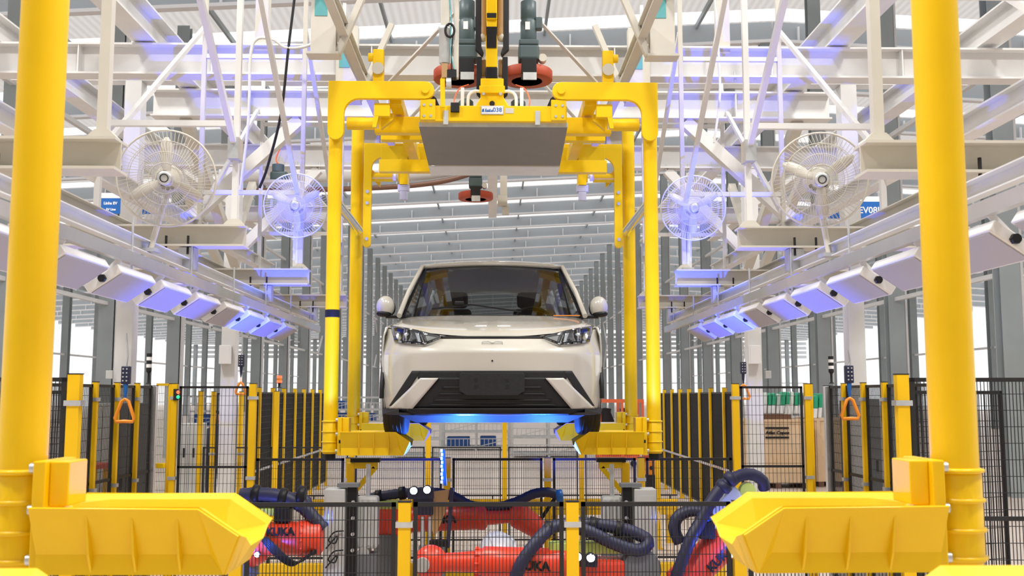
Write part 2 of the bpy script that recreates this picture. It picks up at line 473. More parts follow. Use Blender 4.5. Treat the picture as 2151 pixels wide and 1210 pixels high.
for sx in (-1, 1):
    c = MB().box(sx*4.48-0.10, sx*4.48+0.10, 12.5, 12.7, 0, H+3.898).build('column', 'white', sf)
    MB().box(sx*4.48-0.2, sx*4.48+0.2, 12.4, 12.8, 0.001, 0.03).build('base_plate', 'white', c)
    cb = MB().ibeam((sx*1.75, 13.4, ZB+0.15), (sx*5.6, 13.4, ZB+0.15), 0.20, 0.30, 0.018, 0.012).build('cross_beam', 'white', sf)
    for k in range(4): MB().cyl((sx*(2.3+0.3*k), 13.34, ZB-0.03), (sx*(2.3+0.3*k), 13.34, ZB+0.06), 0.012, 6).build('bolt', 'galv', cb)
    for y in (13.4,):
        c = MB().box(sx*CX-0.09, sx*CX+0.09, y-0.09, y+0.09, 0, ZB-0.002).build('column', 'white', sf)
        MB().box(sx*CX-0.2, sx*CX+0.2, y-0.2, y+0.2, 0.001, 0.03).build('base_plate', 'white', c)
        # knee braces to the beams
        MB().bar((sx*(CX-0.05), y, ZB-1.15), (sx*(CX-1.1), y, ZB-0.02), 0.12, 0.12).build('knee_brace', 'white', sf)
        MB().bar((sx*(CX), y+0.05, ZB-0.95), (sx*(CX), y+1.0, ZB-0.02), 0.10, 0.10).build('knee_brace', 'cream', sf)
    for x, w, h, m, ys in ((CX-0.12, 0.22, 0.30, 'white', (4.4, 22)), (CX+1.35, 0.2, 0.26, 'white', (5.4, 22))):
        lb = MB().ibeam((sx*x, ys[0], ZB+0.47), (sx*x, ys[1], ZB+0.47), w, h, 0.018, 0.012).build('longitudinal_beam', m, sf)
        mb = MB()
        for k in range(6):
            for dz in (0.02, 0.1, 0.18):
                mb.cyl((sx*x-0.02, 10.4+0.06*k, ZB+0.36+dz), (sx*x+0.02, 10.4+0.06*k, ZB+0.36+dz), 0.012, 6)
        mb.build('bolt_row', 'galv', lb)
    # carrier guide track at either side of the middle with its brackets
    tr = MB().ibeam((sx*1.2, 7.0, H+2.92), (sx*1.2, 11.6, H+2.92), 0.07, 0.12, 0.012, 0.01).build('guide_track', 'cream', sf)
    for k, y in enumerate((8.0, 9.3, 11.2)):
        b = MB().box(sx*1.36-0.10, sx*1.36+0.10, y-0.05, y+0.05, H+2.72, H+3.42).build('track_hanger', 'cream', sf)
        MB().box(sx*1.36-0.07, sx*1.36+0.03, y-0.056, y-0.048, H+3.02, H+3.22).build('patch_plate', 'tealplate', b)
        MB().box(sx*1.36-0.13, sx*1.36+0.13, y-0.08, y+0.08, H+2.70, H+2.72).build('foot_plate', 'cream', b)
        MB().bar((sx*1.25, y, H+2.72), (sx*0.95, y-0.02, H+3.45), 0.05, 0.05).build('bracket_strut', 'cream', b)
    # flat-bar bracing of the track
    for y in (8.75, 10.2, 11.4):
        MB().bar((sx*0.98, y, H+2.65), (sx*0.35, y, H+3.35), 0.012, 0.085, Yv).build('flat_brace', 'white', sf)
    MB().bar((sx*1.6, 6.5, H+3.6), (sx*1.05, 10.4, H+2.6), 0.07, 0.07).build('slanted_strut', 'cream', sf)
    # hangers from the hall roof and upper outriggers
    for y in (7.2, 10.9):
        MB().bar((sx*4.75, y, ZB+0.6), (sx*4.75, y, ZB+6.5), 0.14, 0.14).build('roof_hanger', 'white', sf)
    MB().bar((sx*4.75, 7.2, ZB+2.4), (sx*3.3, 7.2, ZB+0.55), 0.1, 0.1).build('slanted_strut', 'white', sf)
    MB().bar((sx*2.2, 9.5, ZB+0.25), (sx*2.2, 9.5, ZB+4.5), 0.12, 0.12).build('roof_hanger', 'cream', sf)
    MB().bar((sx*4.2, 13.4, ZB), (sx*4.2, 17.0, ZB-1.6), 0.11, 0.11).build('slanted_strut', 'cream', sf)
    MB().bar((sx*2.1, 10.95, ZB-0.02), (sx*3.3, 10.95, ZB-1.15), 0.13, 0.13).build('slanted_strut', 'white', sf)
    MB().bar((sx*3.35, 10.95, ZB), (sx*3.35, 13.3, ZB-1.3), 0.12, 0.12).build('slanted_strut', 'cream', sf)
MB().ibeam((-6, 12.6, H+4.05), (6, 12.6, H+4.05), 0.2, 0.3).build('cross_beam', 'white', sf)
# lower cross members beyond the station
for sx in (-1, 1):
    for y, z, m in ((14.6, H+2.6, 'white'), (15.6, H+2.75, 'cream')):
        MB().ibeam((sx*2.1, y, z), (sx*5.0, y, z), 0.16, 0.20).build('cross_beam', m, sf)
# curved return rail of the conveyor behind the carrier
MB().tube(smooth_path([(-4.6, 17.0, H+3.40), (-2.2, 17.0, H+3.46), (-0.9, 17.2, H+3.62), (0.2, 17.5, H+4.0), (1.5, 18.0, H+4.25)], 8), 0.045, 8).build('curved_rail', 'brown', sf)
MB().tube(smooth_path([(-4.6, 17.1, H+3.70), (-2.2, 17.1, H+3.74), (-0.9, 17.3, H+3.85), (0.2, 17.6, H+4.25), (1.5, 18.1, H+4.5)], 8), 0.15, 10).build('curved_duct', 'white', sf)
# ================================================================ SUSPENDED SERVICE FRAMES WITH LAMP RAILS
stubY = [4.35, 6.6, 8.9, 11.2]
GR = {-1: 'left', 1: 'right'}
for sx in (-1, 1):
    s = GR[sx]
    fr = thing('suspended_service_frame', 'white suspended tube frame with short beams and lamp rails on the %s of the line' % s, 'frame', (sx*2.1, 7.5, H+0.7))
    for i, y in enumerate(stubY):
        b = MB().ibeam((sx*1.6, y, H+1.02), (sx*3.1, y, H+1.02), 0.16, 0.14, 0.012, 0.009).build('cantilever_beam', 'cream', fr)
        mb = MB()
        for dx in (0.36, 0.50):
            mb.cyl((sx*(1.6+dx), y-0.05, H+0.90), (sx*(1.6+dx), y-0.05, H+1.02), 0.008, 6)
        mb.build('hanger_bolt', 'dark', b)
        for x in (1.68, 2.57):
            t = MB().bar((sx*x, y, H+1.09), (sx*x, y, H+4.4), 0.045 if i == 0 else 0.037, 0.045 if i == 0 else 0.037).build('hanger_tube', 'white' if i % 2 else 'cream', fr)
            MB().prism([(sx*x-0.075, y-0.025, H+1.091), (sx*x+0.075, y-0.025, H+1.091), (sx*x+0.03, y-0.025, H+1.135), (sx*x-0.03, y-0.025, H+1.135)], (0, 0.05, 0)).build('gusset', 'cream', t)
        for z in (1.77, 3.0):
            MB().bar((sx*1.70, y, H+z), (sx*2.55, y, H+z), 0.038, 0.038).build('tie_tube', 'white', fr)
    for a, b in zip(stubY[:-1], stubY[1:]):
        d = MB().bar((sx*1.68, a+0.03, H+3.25), (sx*1.68, b-0.03, H+1.6), 0.036, 0.042).build('diagonal_tube', 'white', fr)
        MB().box(sx*1.68-0.035, sx*1.68+0.035, b-0.09, b+0.035, H+1.52, H+1.66).build('clamp', 'galv', d)
        MB().bar((sx*2.57, b-0.03, H+3.25), (sx*2.57, a+0.03, H+1.6), 0.034, 0.038).build('diagonal_tube', 'white', fr)
    # rails, from top to bottom
    MB().ibeam((sx*2.62, 2.6, H+1.47), (sx*2.62, 12, H+1.47), 0.10, 0.12, 0.01, 0.008).build('upper_rail', 'white', fr)
    MB().channel((sx*2.42, 2.6, H+1.10), (sx*2.42, 12.0, H+1.10), 0.05, 0.075, 0.006, sx).build('middle_rail', 'cream', fr)
    MB().channel((sx*1.97, 2.3, H+0.835), (sx*1.97, 11.4, H+0.835), 0.05, 0.07, 0.006, sx).build('upper_lamp_rail', 'white', fr)
    lr = MB().bar((sx*1.90, 2.3, H+0.715), (sx*1.90, 11.2, H+0.715), 0.035, 0.062).build('lower_lamp_rail', 'alu', fr)
    for k in range(8):
        y = 3.3 + 1.08*k
        MB().cyl((sx*1.93, y, H+0.66), (sx*1.93, y, H+0.95), 0.006, 6).build('threaded_rod', 'galv', fr)
    for y in stubY:
        mb = MB().box(sx*1.97-0.05, sx*1.97+0.05, y-0.05, y+0.05, H+0.80, H+0.945)
        mb.build('rail_clamp', 'galv', fr)
    # LED panel lamps, tilted towards the line
    nl = 10
    for k in range(nl):
        y0 = 3.10 + 0.69*k; y1 = y0 + 0.60
        cx, cz, hw, th = sx*1.955, H+0.565, 0.10, 0.05
        ux = Vector((sx*math.cos(R(34)), 0, -math.sin(R(34))))        # outward and down
        nn = Vector((-sx*math.sin(R(34)), 0, -math.cos(R(34))))        # the way the lamp faces
        c = Vector((cx, 0, cz))
        lab = 'panel lamp, %s from the camera on the %s lamp rail' % (ordinal(k), s)
        la = thing('panel_lamp', 'tilted white ' + lab, 'lamp', (cx, (y0+y1)/2, cz), 'panel lamps along the line')
        P = [c + ux*hw - nn*th, c - ux*hw - nn*th, c - ux*hw + nn*0.0, c + ux*hw + nn*0.0]
        MB().prism([p + Vector((0, y0, 0)) for p in P], (0, 0.53, 0)).build('housing', 'white', la, bevel=0.006)
        Q = [c + ux*(hw-0.012) + nn*0.001, c - ux*(hw-0.012) + nn*0.001, c - ux*(hw-0.012) + nn*0.005, c + ux*(hw-0.012) + nn*0.005]
        MB().prism([p + Vector((0, y0+0.015, 0)) for p in Q], (0, 0.50, 0)).build('diffuser', 'diffuser', la)
        kc = c - nn*0.025 + Vector((0, y0, 0))
        mb = MB().cyl(kc, kc - Vector((0, 0.022, 0)), 0.019, 10)
        for q in range(6):
            a = q*math.pi/3; mb.cyl(kc + Vector((math.cos(a)*0.015, 0, math.sin(a)*0.015)), kc + Vector((math.cos(a)*0.015, -0.018, math.sin(a)*0.015)), 0.006, 6)
        mb.build('knob', 'black', la)
        MB().bar(c - nn*th + Vector((0, y0+0.05, 0)), Vector((sx*1.905, y0+0.05, H+0.69)), 0.03, 0.006, Yv).build('bracket', 'white', la)

# ================================================================ FANS
def fan(base, center, rad, spin, label, tilt=-0.18, yawf=0.0, m='white', post='white'):
    base = Vector(base); center = Vector(center)
    t = thing('pedestal_fan', label, 'fan', base, 'wall fans on the service frames')
    ax = Vector((math.sin(yawf), -math.cos(yawf)*math.cos(tilt), math.sin(tilt))).normalized()   # blows towards -Y
    back = center - ax*0.16
    MB().tube([base, base.lerp(back, 0.6), back - Vector((0, 0, 0.04))], 0.017, 10).build('post', post, t)
    MB().box(base.x-0.05, base.x+0.05, base.y-0.05, base.y+0.05, base.z, base.z+0.02).build('foot_plate', 'galv', t)
    mb = MB().lathe([(0.0, 0), (0.05, 0.005), (0.075, 0.03), (0.08, 0.10), (0.06, 0.13), (0.03, 0.14)], center - ax*0.19, ax, 18)
    mo = mb.build('motor_housing', m, t)
    u = ax.cross(Z).normalized(); w = u.cross(ax).normalized()
    mb = MB()
    for q in range(5):
        a = -0.9 + q*0.45
        p = center - ax*0.045 + (w*math.cos(a)*-1 + u*math.sin(a))*0.055
        mb.ball(p, 0.012, 8, 6)
    mb.build('vent_holes', 'dark', mo)
    # cage of two domes made of wires
    mb = MB(); nsp = 72
    def dome(rr, sgn): return ax*(0.075*(1-(rr/rad)**2)*sgn)
    for sgn in (1, -1):
        for q in range(nsp):
            a = 2*math.pi*q/nsp
            e = u*math.cos(a) + w*math.sin(a)
            tw = u*math.cos(a+0.35) + w*math.sin(a+0.35)
            r0 = 0.045
            pts = [center + tw*r0 + dome(r0, sgn), center + (e*0.6+tw*0.4).normalized()*rad*0.5 + dome(rad*0.5, sgn), center + e*rad*0.97 + dome(rad*0.97, sgn)]
            for i2 in range(2): mb.bar(pts[i2], pts[i2+1], 0.0021, 0.0021, ax if abs(ax.dot((pts[i2+1]-pts[i2]).normalized())) < 0.9 else Z, caps=False)
        for rr in (0.32, 0.55, 0.78):
            mb.tube([center + (u*math.cos(a)+w*math.sin(a))*rad*rr + dome(rad*rr, sgn) for a in [2*math.pi*i2/36 for i2 in range(36)]], 0.0018, 4, closed=True)
    mb.build('cage_wires', m, t)['kind'] = 'stuff'
    mb = MB().tube([center + (u*math.cos(a)+w*math.sin(a))*rad for a in [2*math.pi*i2/48 for i2 in range(48)]], 0.006, 8, closed=True)
    mb.build('cage_rim', m, t)
    # three blades
    for q in range(3):
        a = spin + q*2*math.pi/3
        e = u*math.cos(a) + w*math.sin(a); f = ax.cross(e)
        rows = []
        for i2 in range(7):
            r = 0.04 + (rad*0.86-0.04)*i2/6; hw = (0.018 + 0.022*math.sin(math.pi*min(1, i2/6*0.9+0.05)))*(1.0 if i2 < 6 else 0.45)
            pt = R(38 - 16*i2/6)
            d = f*math.cos(pt) + ax*math.sin(pt)
            rows.append([center + e*r - d*hw, center + e*r + ax*0.004, center + e*r + d*hw])
        MB().grid(rows).build('blade', m, t, solid=0.003)
    hub = MB().lathe([(0.045, -0.05), (0.045, 0.0), (0.038, 0.02), (0.0, 0.028)], center, ax, 18).build('hub', m, t)
    b = MB().lathe([(0.040, 0), (0.040, 0.012), (0.028, 0.016), (0.0, 0.016)], center + ax*0.072, ax, 20).build('badge', 'galv', t)
    mb = MB().tube([center + ax*0.090 + (u*math.cos(a)+w*math.sin(a))*0.022 for a in [2*math.pi*i2/20 for i2 in range(20)]], 0.003, 6, closed=True)
    mb.build('badge_ring', 'dark' if m == 'cream' else 'white', b)
    return t
fan(at(314, 530, 5.8), at(350, 375, 5.72), 0.27, R(90), 'large cream cage fan over the left lamp row nearest the camera', post='cream', m='cream', yawf=0.15)
fan(at(1743, 540, 5.85), at(1722, 378, 5.78), 0.27, R(25), 'large cream cage fan over the right lamp row nearest the camera', post='cream', m='cream', yawf=-0.15)
def stand_on_beam(px, y): p = at(px, 560, y); return Vector((p.x, y, H+1.091))
fan(stand_on_beam(624, 8.9), at(622, 432, 8.75), 0.275, R(28), 'smaller blue-lit white fan left of the car carrier', yawf=0.05)
fan(stand_on_beam(1444, 8.9), at(1456, 437, 8.75), 0.28, R(30), 'smaller blue-lit white fan right of the car carrier', yawf=-0.05)
for sx, lab in ((-1, 'left'), (1, 'right')):
    x = stand_on_beam(624 if sx < 0 else 1444, 8.9).x
    o = MB().bar((x, 8.9+0.03, H+1.115), (x, 8.93, H+1.50), 0.085, 0.03).build('fan_mount', 'white')
    tag(o, 'flat white fan bracket standing on the %s cantilever beam' % lab, 'bracket')
# ================================================================ CARRIERS
CXF = 1.285
def bracket(sx, xc, y, parent, rc, tip='yellow'):
    """wheel tray on the inner side of a carrier column at (sx*xc, y)"""
    T = H - 0.284; S = lambda x: sx*(xc - 0.075 - x)     # x runs from the flange towards the line
    y0, y1 = y-0.16, y+0.16
    # flange plate and block on the column
    fp = MB().box(min(S(-0.004), S(0.03)), max(S(-0.004), S(0.03)), y-0.10, y+0.10, T-0.185, T+0.11).build('flange_plate', 'yellow', parent, bevel=0.004)
    for dz in (-0.15, -0.02, 0.09): MB().cyl((S(-0.022), y-0.07, T+dz), (S(-0.004), y-0.07, T+dz), 0.014, 8).build('flange_bolt', 'galv', fp)
    MB().box(S(0.015)-0.008, S(0.015)+0.008, y-0.1005, y-0.10, T-0.09, T-0.065).build('slot', 'dark', fp)
    bk = MB().box(min(S(0.03), S(0.082)), max(S(0.03), S(0.082)), y-0.075, y+0.05, T-0.01, T+0.108).build('stop_block', 'yellow', parent, bevel=0.004)
    L = xc - 0.825; TIP = L + 0.105
    # trough: rows across (front rim, front crease, front foot, bottom..., back) swept along x
    def sec(x, drop, bot):
        zt = T - drop
        return [V(S(x), y0-0.03, zt-0.004), V(S(x), y0-0.03, zt), V(S(x), y0+0.03, zt-0.012), V(S(x), y0+0.085, zt-bot), V(S(x), y1-0.085, zt-bot), V(S(x), y1-0.03, zt-0.012), V(S(x), y1+0.03, zt), V(S(x), y1+0.03, zt-0.004)]
    tr = MB().grid([sec(0.03, 0, 0.02), sec(0.12, 0, 0.10), sec(L, 0, 0.10), sec(TIP, 0.07, 0.04)], smooth=False).build('tray', tip, parent, solid=0.006)
    # front and back skirts: sloping wall, crease, upright foot
    for yy, d in ((y0, 1), (y1, -1)):
        A = V(S(0.03), yy-0.03*d, T); B = V(S(L), yy-0.03*d, T-0.004); C = V(S(TIP), yy-0.03*d, T-0.072)
        a = V(S(0.03), yy+0.03*d, T-0.125); b = V(S(L+0.02), yy+0.03*d, T-0.125)
        e = V(S(0.03), yy+0.028*d, T-0.178); f = V(S(L+0.055), yy+0.028*d, T-0.178); g = V(S(L+0.075), yy+0.0*d, T-0.115)
        mb = MB(); mb.add([A, B, C, b, a, e, f], [(0, 1, 3, 4), (1, 2, 6, 3), (4, 3, 6, 5)])
        mb.build('skirt', 'yellow', parent, solid=0.005)
        for x in (L*0.37, L*0.62, L*0.87):
            mb = MB(); mb.prism([V(S(x), yy-0.028*d, T-0.008), V(S(x), yy+0.028*d, T-0.125), V(S(x), yy+0.026*d, T-0.176), V(S(x), yy+0.0*d, T-0.125)], (0.006, 0, 0))
            mb.build('rib', 'yellow', parent)
    top = sec(TIP, 0.07, 0.04)[1:7]; bot_ = [V(S(L+0.055), y0+0.028+(y1-y0-0.056)*i/5, T-0.178) for i in range(6)]
    MB().grid([top, bot_], smooth=False).build('end_plate', tip, parent, solid=0.005)
    MB().add([V(S(0.03), y0+0.028, T-0.178), V(S(L+0.055), y0+0.028, T-0.178), V(S(L+0.055), y1-0.028, T-0.178), V(S(0.03), y1-0.028, T-0.178)], [(0, 1, 2, 3)]).build('bottom_plate', 'yellow', parent, solid=0.005)

def column(sx, xc, y, r, ztop, parent, zbot=None, m='yellow'):
    zb = H - 0.46 if zbot is None else zbot
    c = MB().cyl((sx*xc, y, zb), (sx*xc, y, ztop), r, 28).build('column', m, parent)
    for dz in (0.245, 0.165, 0.085, 0.01):
        z = zb + dz
        MB().lathe([(r, 0.0), (r*1.20, 0.004), (r*1.20, 0.012), (r, 0.016)], (sx*xc, y, z), Z, 28).build('collar_ring', m, c)
    mb = MB()
    MB().lathe([(r*1.08, 0), (r*1.08, 0.235), (r, 0.24)], (sx*xc, y, zb+0.008), Z, 28).build('sleeve', m, c)
    MB().cyl((sx*xc, y, zb-0.045), (sx*xc, y, zb-0.001), r*0.8, 20).build('end_plug', 'black', c)
    return c

# --- carrier in front of the camera, empty
nc = thing('car_carrier', 'large empty yellow carrier whose two thick columns frame the foreground', 'carrier', (0, 2.4, H-0.5), 'yellow overhead car carriers')
for sx in (-1, 1):
    for y in (2.86, 1.55):
        xc = CXF if y > 2 else CXF+0.02
        column(sx, xc, y, 0.0635, H+2.45, nc)
        bracket(sx, xc, y, nc, 0.0635)
for y in (1.55, 2.86):
    MB().box(-CXF-0.06, CXF+0.06, y-0.06, y+0.06, H+2.45, H+2.57).build('cross_beam', 'yellow', nc)
for sx in (-1, 1):
    MB().box(sx*0.75-0.06, sx*0.75+0.06, 1.5, 2.9, H+2.571, H+2.70).build('side_beam', 'yellow', nc)

# --- carrier that holds the car
FY, RY = 8.2, 10.7
XR = 1.44
cc = thing('car_carrier', 'yellow overhead carrier numbered 038 holding the white car by its wheels', 'carrier', (0, 9.4, H-0.5), 'yellow overhead car carriers')
for sx in (-1, 1):
    column(sx, CXF, FY, 0.0565, H+2.15, cc)
    column(sx, XR, RY, 0.066, H+2.85, cc)
    bracket(sx, CXF, FY, cc, 0.0565)
    bracket(sx, XR, RY, cc, 0.066, 'white')
    def P(x, z, y=FY-0.06): return V(sx*x, y, H+z)
    # L-shaped swing plate, rounded at both ends
    def lplate(x_out, x_in, z_top, th, z_low, wv, yy, depth):
        out = [P(x_out, z_top, yy)]
        rr = th/2
        for i in range(9):
            a = math.pi*i/8
            out.append(P(x_in - rr*math.sin(a), z_top - rr + rr*math.cos(a), yy))
        ir = 0.12
        for i in range(7):
            a = math.pi/2*i/6
            out.append(P(x_out - wv - ir + ir*math.sin(a), z_top - th - ir + ir*math.cos(a), yy))
        rv = wv/2
        for i in range(9):
            a = math.pi*i/8
            out.append(P(x_out - wv + rv - rv*math.cos(a), z_low + rv - rv*math.sin(a), yy))
        return MB().prism(out, (0, depth, 0))
    lplate(1.335, 0.55, 2.53, 0.145, 2.045, 0.13, FY-0.115, 0.05).build('swing_plate', 'yellow', cc, bevel=0.004)
    MB().cyl((sx*0.55, FY-0.135, H+2.457), (sx*0.55, FY+0.05, H+2.457), 0.032, 20).build('pivot_pin', 'yellow', cc)
    lplate(1.36, 0.74, 2.64, 0.15, 1.53, 0.085, RY-0.115, 0.05).build('swing_plate', 'yellow', cc, bevel=0.004)
    MB().cyl((sx*0.74, RY-0.135, H+2.565), (sx*0.74, RY+0.05, H+2.565), 0.032, 20).build('pivot_pin', 'yellow', cc)
    # stub tubes with white end stops
    for (xa, xb, zz, yy, r) in ((1.20, 0.98, 2.22, FY+0.05, 0.052), (1.36, 1.06, 2.29, RY-0.05, 0.050)):
        t = MB().cyl((sx*xa, yy, H+zz), (sx*xb, yy, H+zz), r, 20).build('stub_tube', 'yellow', cc)
        MB().cyl((sx*xb, yy, H+zz), (sx*(xb-0.035), yy, H+zz), r*0.75, 16).build('end_stop', 'signwhite', t)
        MB().prism([P(xb-0.06, zz+0.10-0.02, yy-0.03), P(xb-0.06, zz-0.05, yy-0.03), P(xb-0.16, zz+0.03, yy-0.03), P(xb-0.16, zz+0.08, yy-0.03)], (0, 0.06, 0)).build('catch', 'yellow', t)
    MB().box(min(sx*0.85, sx*0.97), max(sx*0.85, sx*0.97), RY-0.45, RY-0.40, H+2.06, H+2.13).box(min(sx*0.87, sx*0.95), max(sx*0.87, sx*0.95), RY-0.45, RY-0.40, H+1.97, H+2.06).build('plastic_guide', 'lavender', cc, bevel=0.006)
    MB().box(min(sx*0.87, sx*0.95), max(sx*0.87, sx*0.95), RY-0.46, RY-0.25, H+2.13, H+2.42).build('guide_hanger', 'yellow', cc)
    # inner plates beside the rear columns
    for z in (1.62, 2.0, 2.12): MB().cyl((sx*1.318, RY-0.125, H+z), (sx*1.318, RY-0.10, H+z), 0.018, 10).build('plate_bolt', 'galv', cc)
    # bright gas strut between the columns
    a = V(sx*(CXF-0.03), FY+0.35, H+1.62); b = V(sx*(XR-0.10), RY-0.12, H+1.70)
    st = MB().cyl(V(sx*(CXF+0.02), FY+0.10, H+1.60), V(sx*(CXF+0.07), RY-0.45, H+1.66), 0.042, 16).build('gas_strut', 'chrome', cc)
    MB().cyl(V(sx*(CXF+0.07), RY-0.46, H+1.66), V(sx*(XR-0.02), RY-0.05, H+1.67), 0.026, 12).build('strut_rod', 'chrome', st)
    # diagonal gussets above the rear column
    MB().prism([P(1.36, 2.46, RY+0.02), P(1.20, 2.30, RY+0.02), P(1.20, 2.20, RY+0.02), P(1.40, 2.40, RY+0.02)], (0, 0.05, 0)).build('gusset', 'yellow', cc)
    # longitudinal beams of the upper frame
    MB().box(sx*0.80-0.05, sx*0.80+0.05, FY-0.02, RY+0.1, H+2.36, H+2.46).build('side_beam', 'yellow', cc, bevel=0.004)
    MB().box(min(sx*0.58, sx*1.0), max(sx*0.58, sx*1.0), FY+0.26, FY+0.36, H+2.20, H+2.34).build('cross_arm', 'yellow', cc, bevel=0.004)
    MB().box(min(sx*0.55, sx*1.02), max(sx*0.55, sx*1.02), FY+0.9, FY+1.0, H+2.30, H+2.42).build('cross_arm', 'yellow', cc, bevel=0.004)
    MB().box(min(sx*0.60, sx*1.10), max(sx*0.60, sx*1.10), FY+1.5, FY+1.6, H+2.14, H+2.26).build('cross_arm', 'yellow', cc, bevel=0.004)
    MB().box(min(sx*0.62, sx*1.16), max(sx*0.62, sx*1.16), RY-0.3, RY-0.2, H+2.40, H+2.56).build('cross_arm', 'yellow', cc, bevel=0.004)
    b = MB().box(min(sx*0.84, sx*0.97), max(sx*0.84, sx*0.97), FY-0.07, FY+0.0, H+2.25, H+2.36).build('block', 'yellow', cc, bevel=0.006)
    MB().prism([P(0.97, 2.25, FY-0.07), P(0.93, 2.25, FY-0.07), P(0.95, 2.16, FY-0.07), P(0.98, 2.16, FY-0.07)], (0, 0.05, 0)).build('catch', 'yellow', b)
    # roller post on the guide track
    rp = MB().box(sx*0.945-0.045, sx*0.945+0.045, FY-0.02, FY+0.05, H+2.531, H+2.83).build('roller_post', 'yellow', cc, bevel=0.006)
    MB().cyl((sx*0.99, FY+0.015, H+2.77), (sx*1.03, FY+0.015, H+2.77), 0.035, 16).build('guide_roller', 'yellow', rp)
    MB().cyl((sx*0.945, FY-0.045, H+2.66), (sx*0.945, FY-0.02, H+2.66), 0.05, 16).build('bush', 'cream', rp)
    # end plates with bolts
    ep = MB().box(min(sx*0.47, sx*0.59), max(sx*0.47, sx*0.59), FY-0.105, FY-0.06, H+2.215, H+2.385).build('end_plate', 'yellow', cc, bevel=0.003)
    for x in (0.505, 0.56):
        for z in (2.245, 2.335): MB().cyl((sx*x, FY-0.112, H+z), (sx*x, FY-0.10, H+z), 0.012, 6).build('bolt', 'galv', ep)
    MB().prism([P(0.44, 2.36, FY+0.02), P(0.52, 2.36, FY+0.02), P(0.52, 2.47, FY+0.02), P(0.47, 2.43, FY+0.02)], (0, 0.04, 0)).build('rubber_ear', 'dark', ep)
fb = MB().box(-0.60, 0.60, FY-0.06, FY+0.05, H+2.215, H+2.345).build('front_beam', 'yellow', cc, bevel=0.005)
MB().box(-0.62, 0.62, RY-0.05, RY+0.05, H+2.42, H+2.58).build('rear_beam', 'yellow', cc, bevel=0.005)
pc = at(1034, 231, FY-0.07)
npl = MB().box(pc.x-0.092, pc.x+0.092, FY-0.068, FY-0.0605, pc.z-0.037, pc.z+0.037).build('number_plate', 'galv', cc, bevel=0.003)
MB().box(pc.x-0.086, pc.x+0.086, FY-0.070, FY-0.0682, pc.z-0.031, pc.z+0.031).build('plate_face', 'signwhite', npl)
text_mb('038', 0.050, (pc.x+0.042, FY-0.0715, pc.z), X, Z, 0.001, 0.0005).build('lettering', 'signblue', npl)
mb = MB()
for i, (dx, w, h) in enumerate(((-0.075, 0.02, 0.028), (-0.052, 0.012, 0.03), (-0.036, 0.018, 0.02), (-0.02, 0.014, 0.026), (-0.003, 0.018, 0.018))):
    mb.prism([(pc.x+dx-w/2, FY-0.072, pc.z-0.016), (pc.x+dx+w/2, FY-0.072, pc.z-0.016), (pc.x+dx+w/3, FY-0.072, pc.z-0.016+h), (pc.x+dx-w/4, FY-0.072, pc.z-0.016+h*0.8)], (0, 0.001, 0))
mb.build('logo_marks', 'signblue', npl)
q = at(1070, 232, FY-0.07)
MB().box(q.x-0.035, q.x+0.035, FY-0.064, FY-0.0605, q.z-0.022, q.z+0.022).build('sticker', 'cream', cc)
q = at(956, 226, FY-0.07)
jb = MB().box(q.x-0.035, q.x+0.035, FY-0.10, FY-0.0605, q.z-0.04, q.z+0.035).build('junction_box', 'dark', cc, bevel=0.003)
# steel drip pan under the frame
xt0, xt1 = at(880, 256, FY).x, at(1192, 256, FY).x; xb0, xb1 = at(905, 362, 9.65).x, at(1171, 362, 9.65).x
zt, zb2 = H+2.185, H+2.10
pan = MB().add([(xt0, FY, zt), (xt1, FY, zt), (xb1, 9.30, zb2+0.01), (xb0, 9.30, zb2+0.01)], [(0, 1, 2, 3)]).build('drip_pan', 'pan', cc, solid=0.012)
MB().add([(xb0, 9.30, zb2+0.008), (xb1, 9.30, zb2+0.008), (xb1, 9.68, zb2+0.008), (xb0, 9.68, zb2+0.008)], [(0, 1, 2, 3)]).build('pan_rear_strip', 'panlight', pan, solid=0.008)
MB().box(xt0, xt1, FY-0.012, FY, zt-0.002, zt+0.035).build('pan_lip', 'galv', pan)
for x in (-0.385, 0.36):
    MB().box(x-0.02, x+0.02, FY-0.075, FY-0.062, zt, H+2.30).build('pan_strap', 'galv', pan)
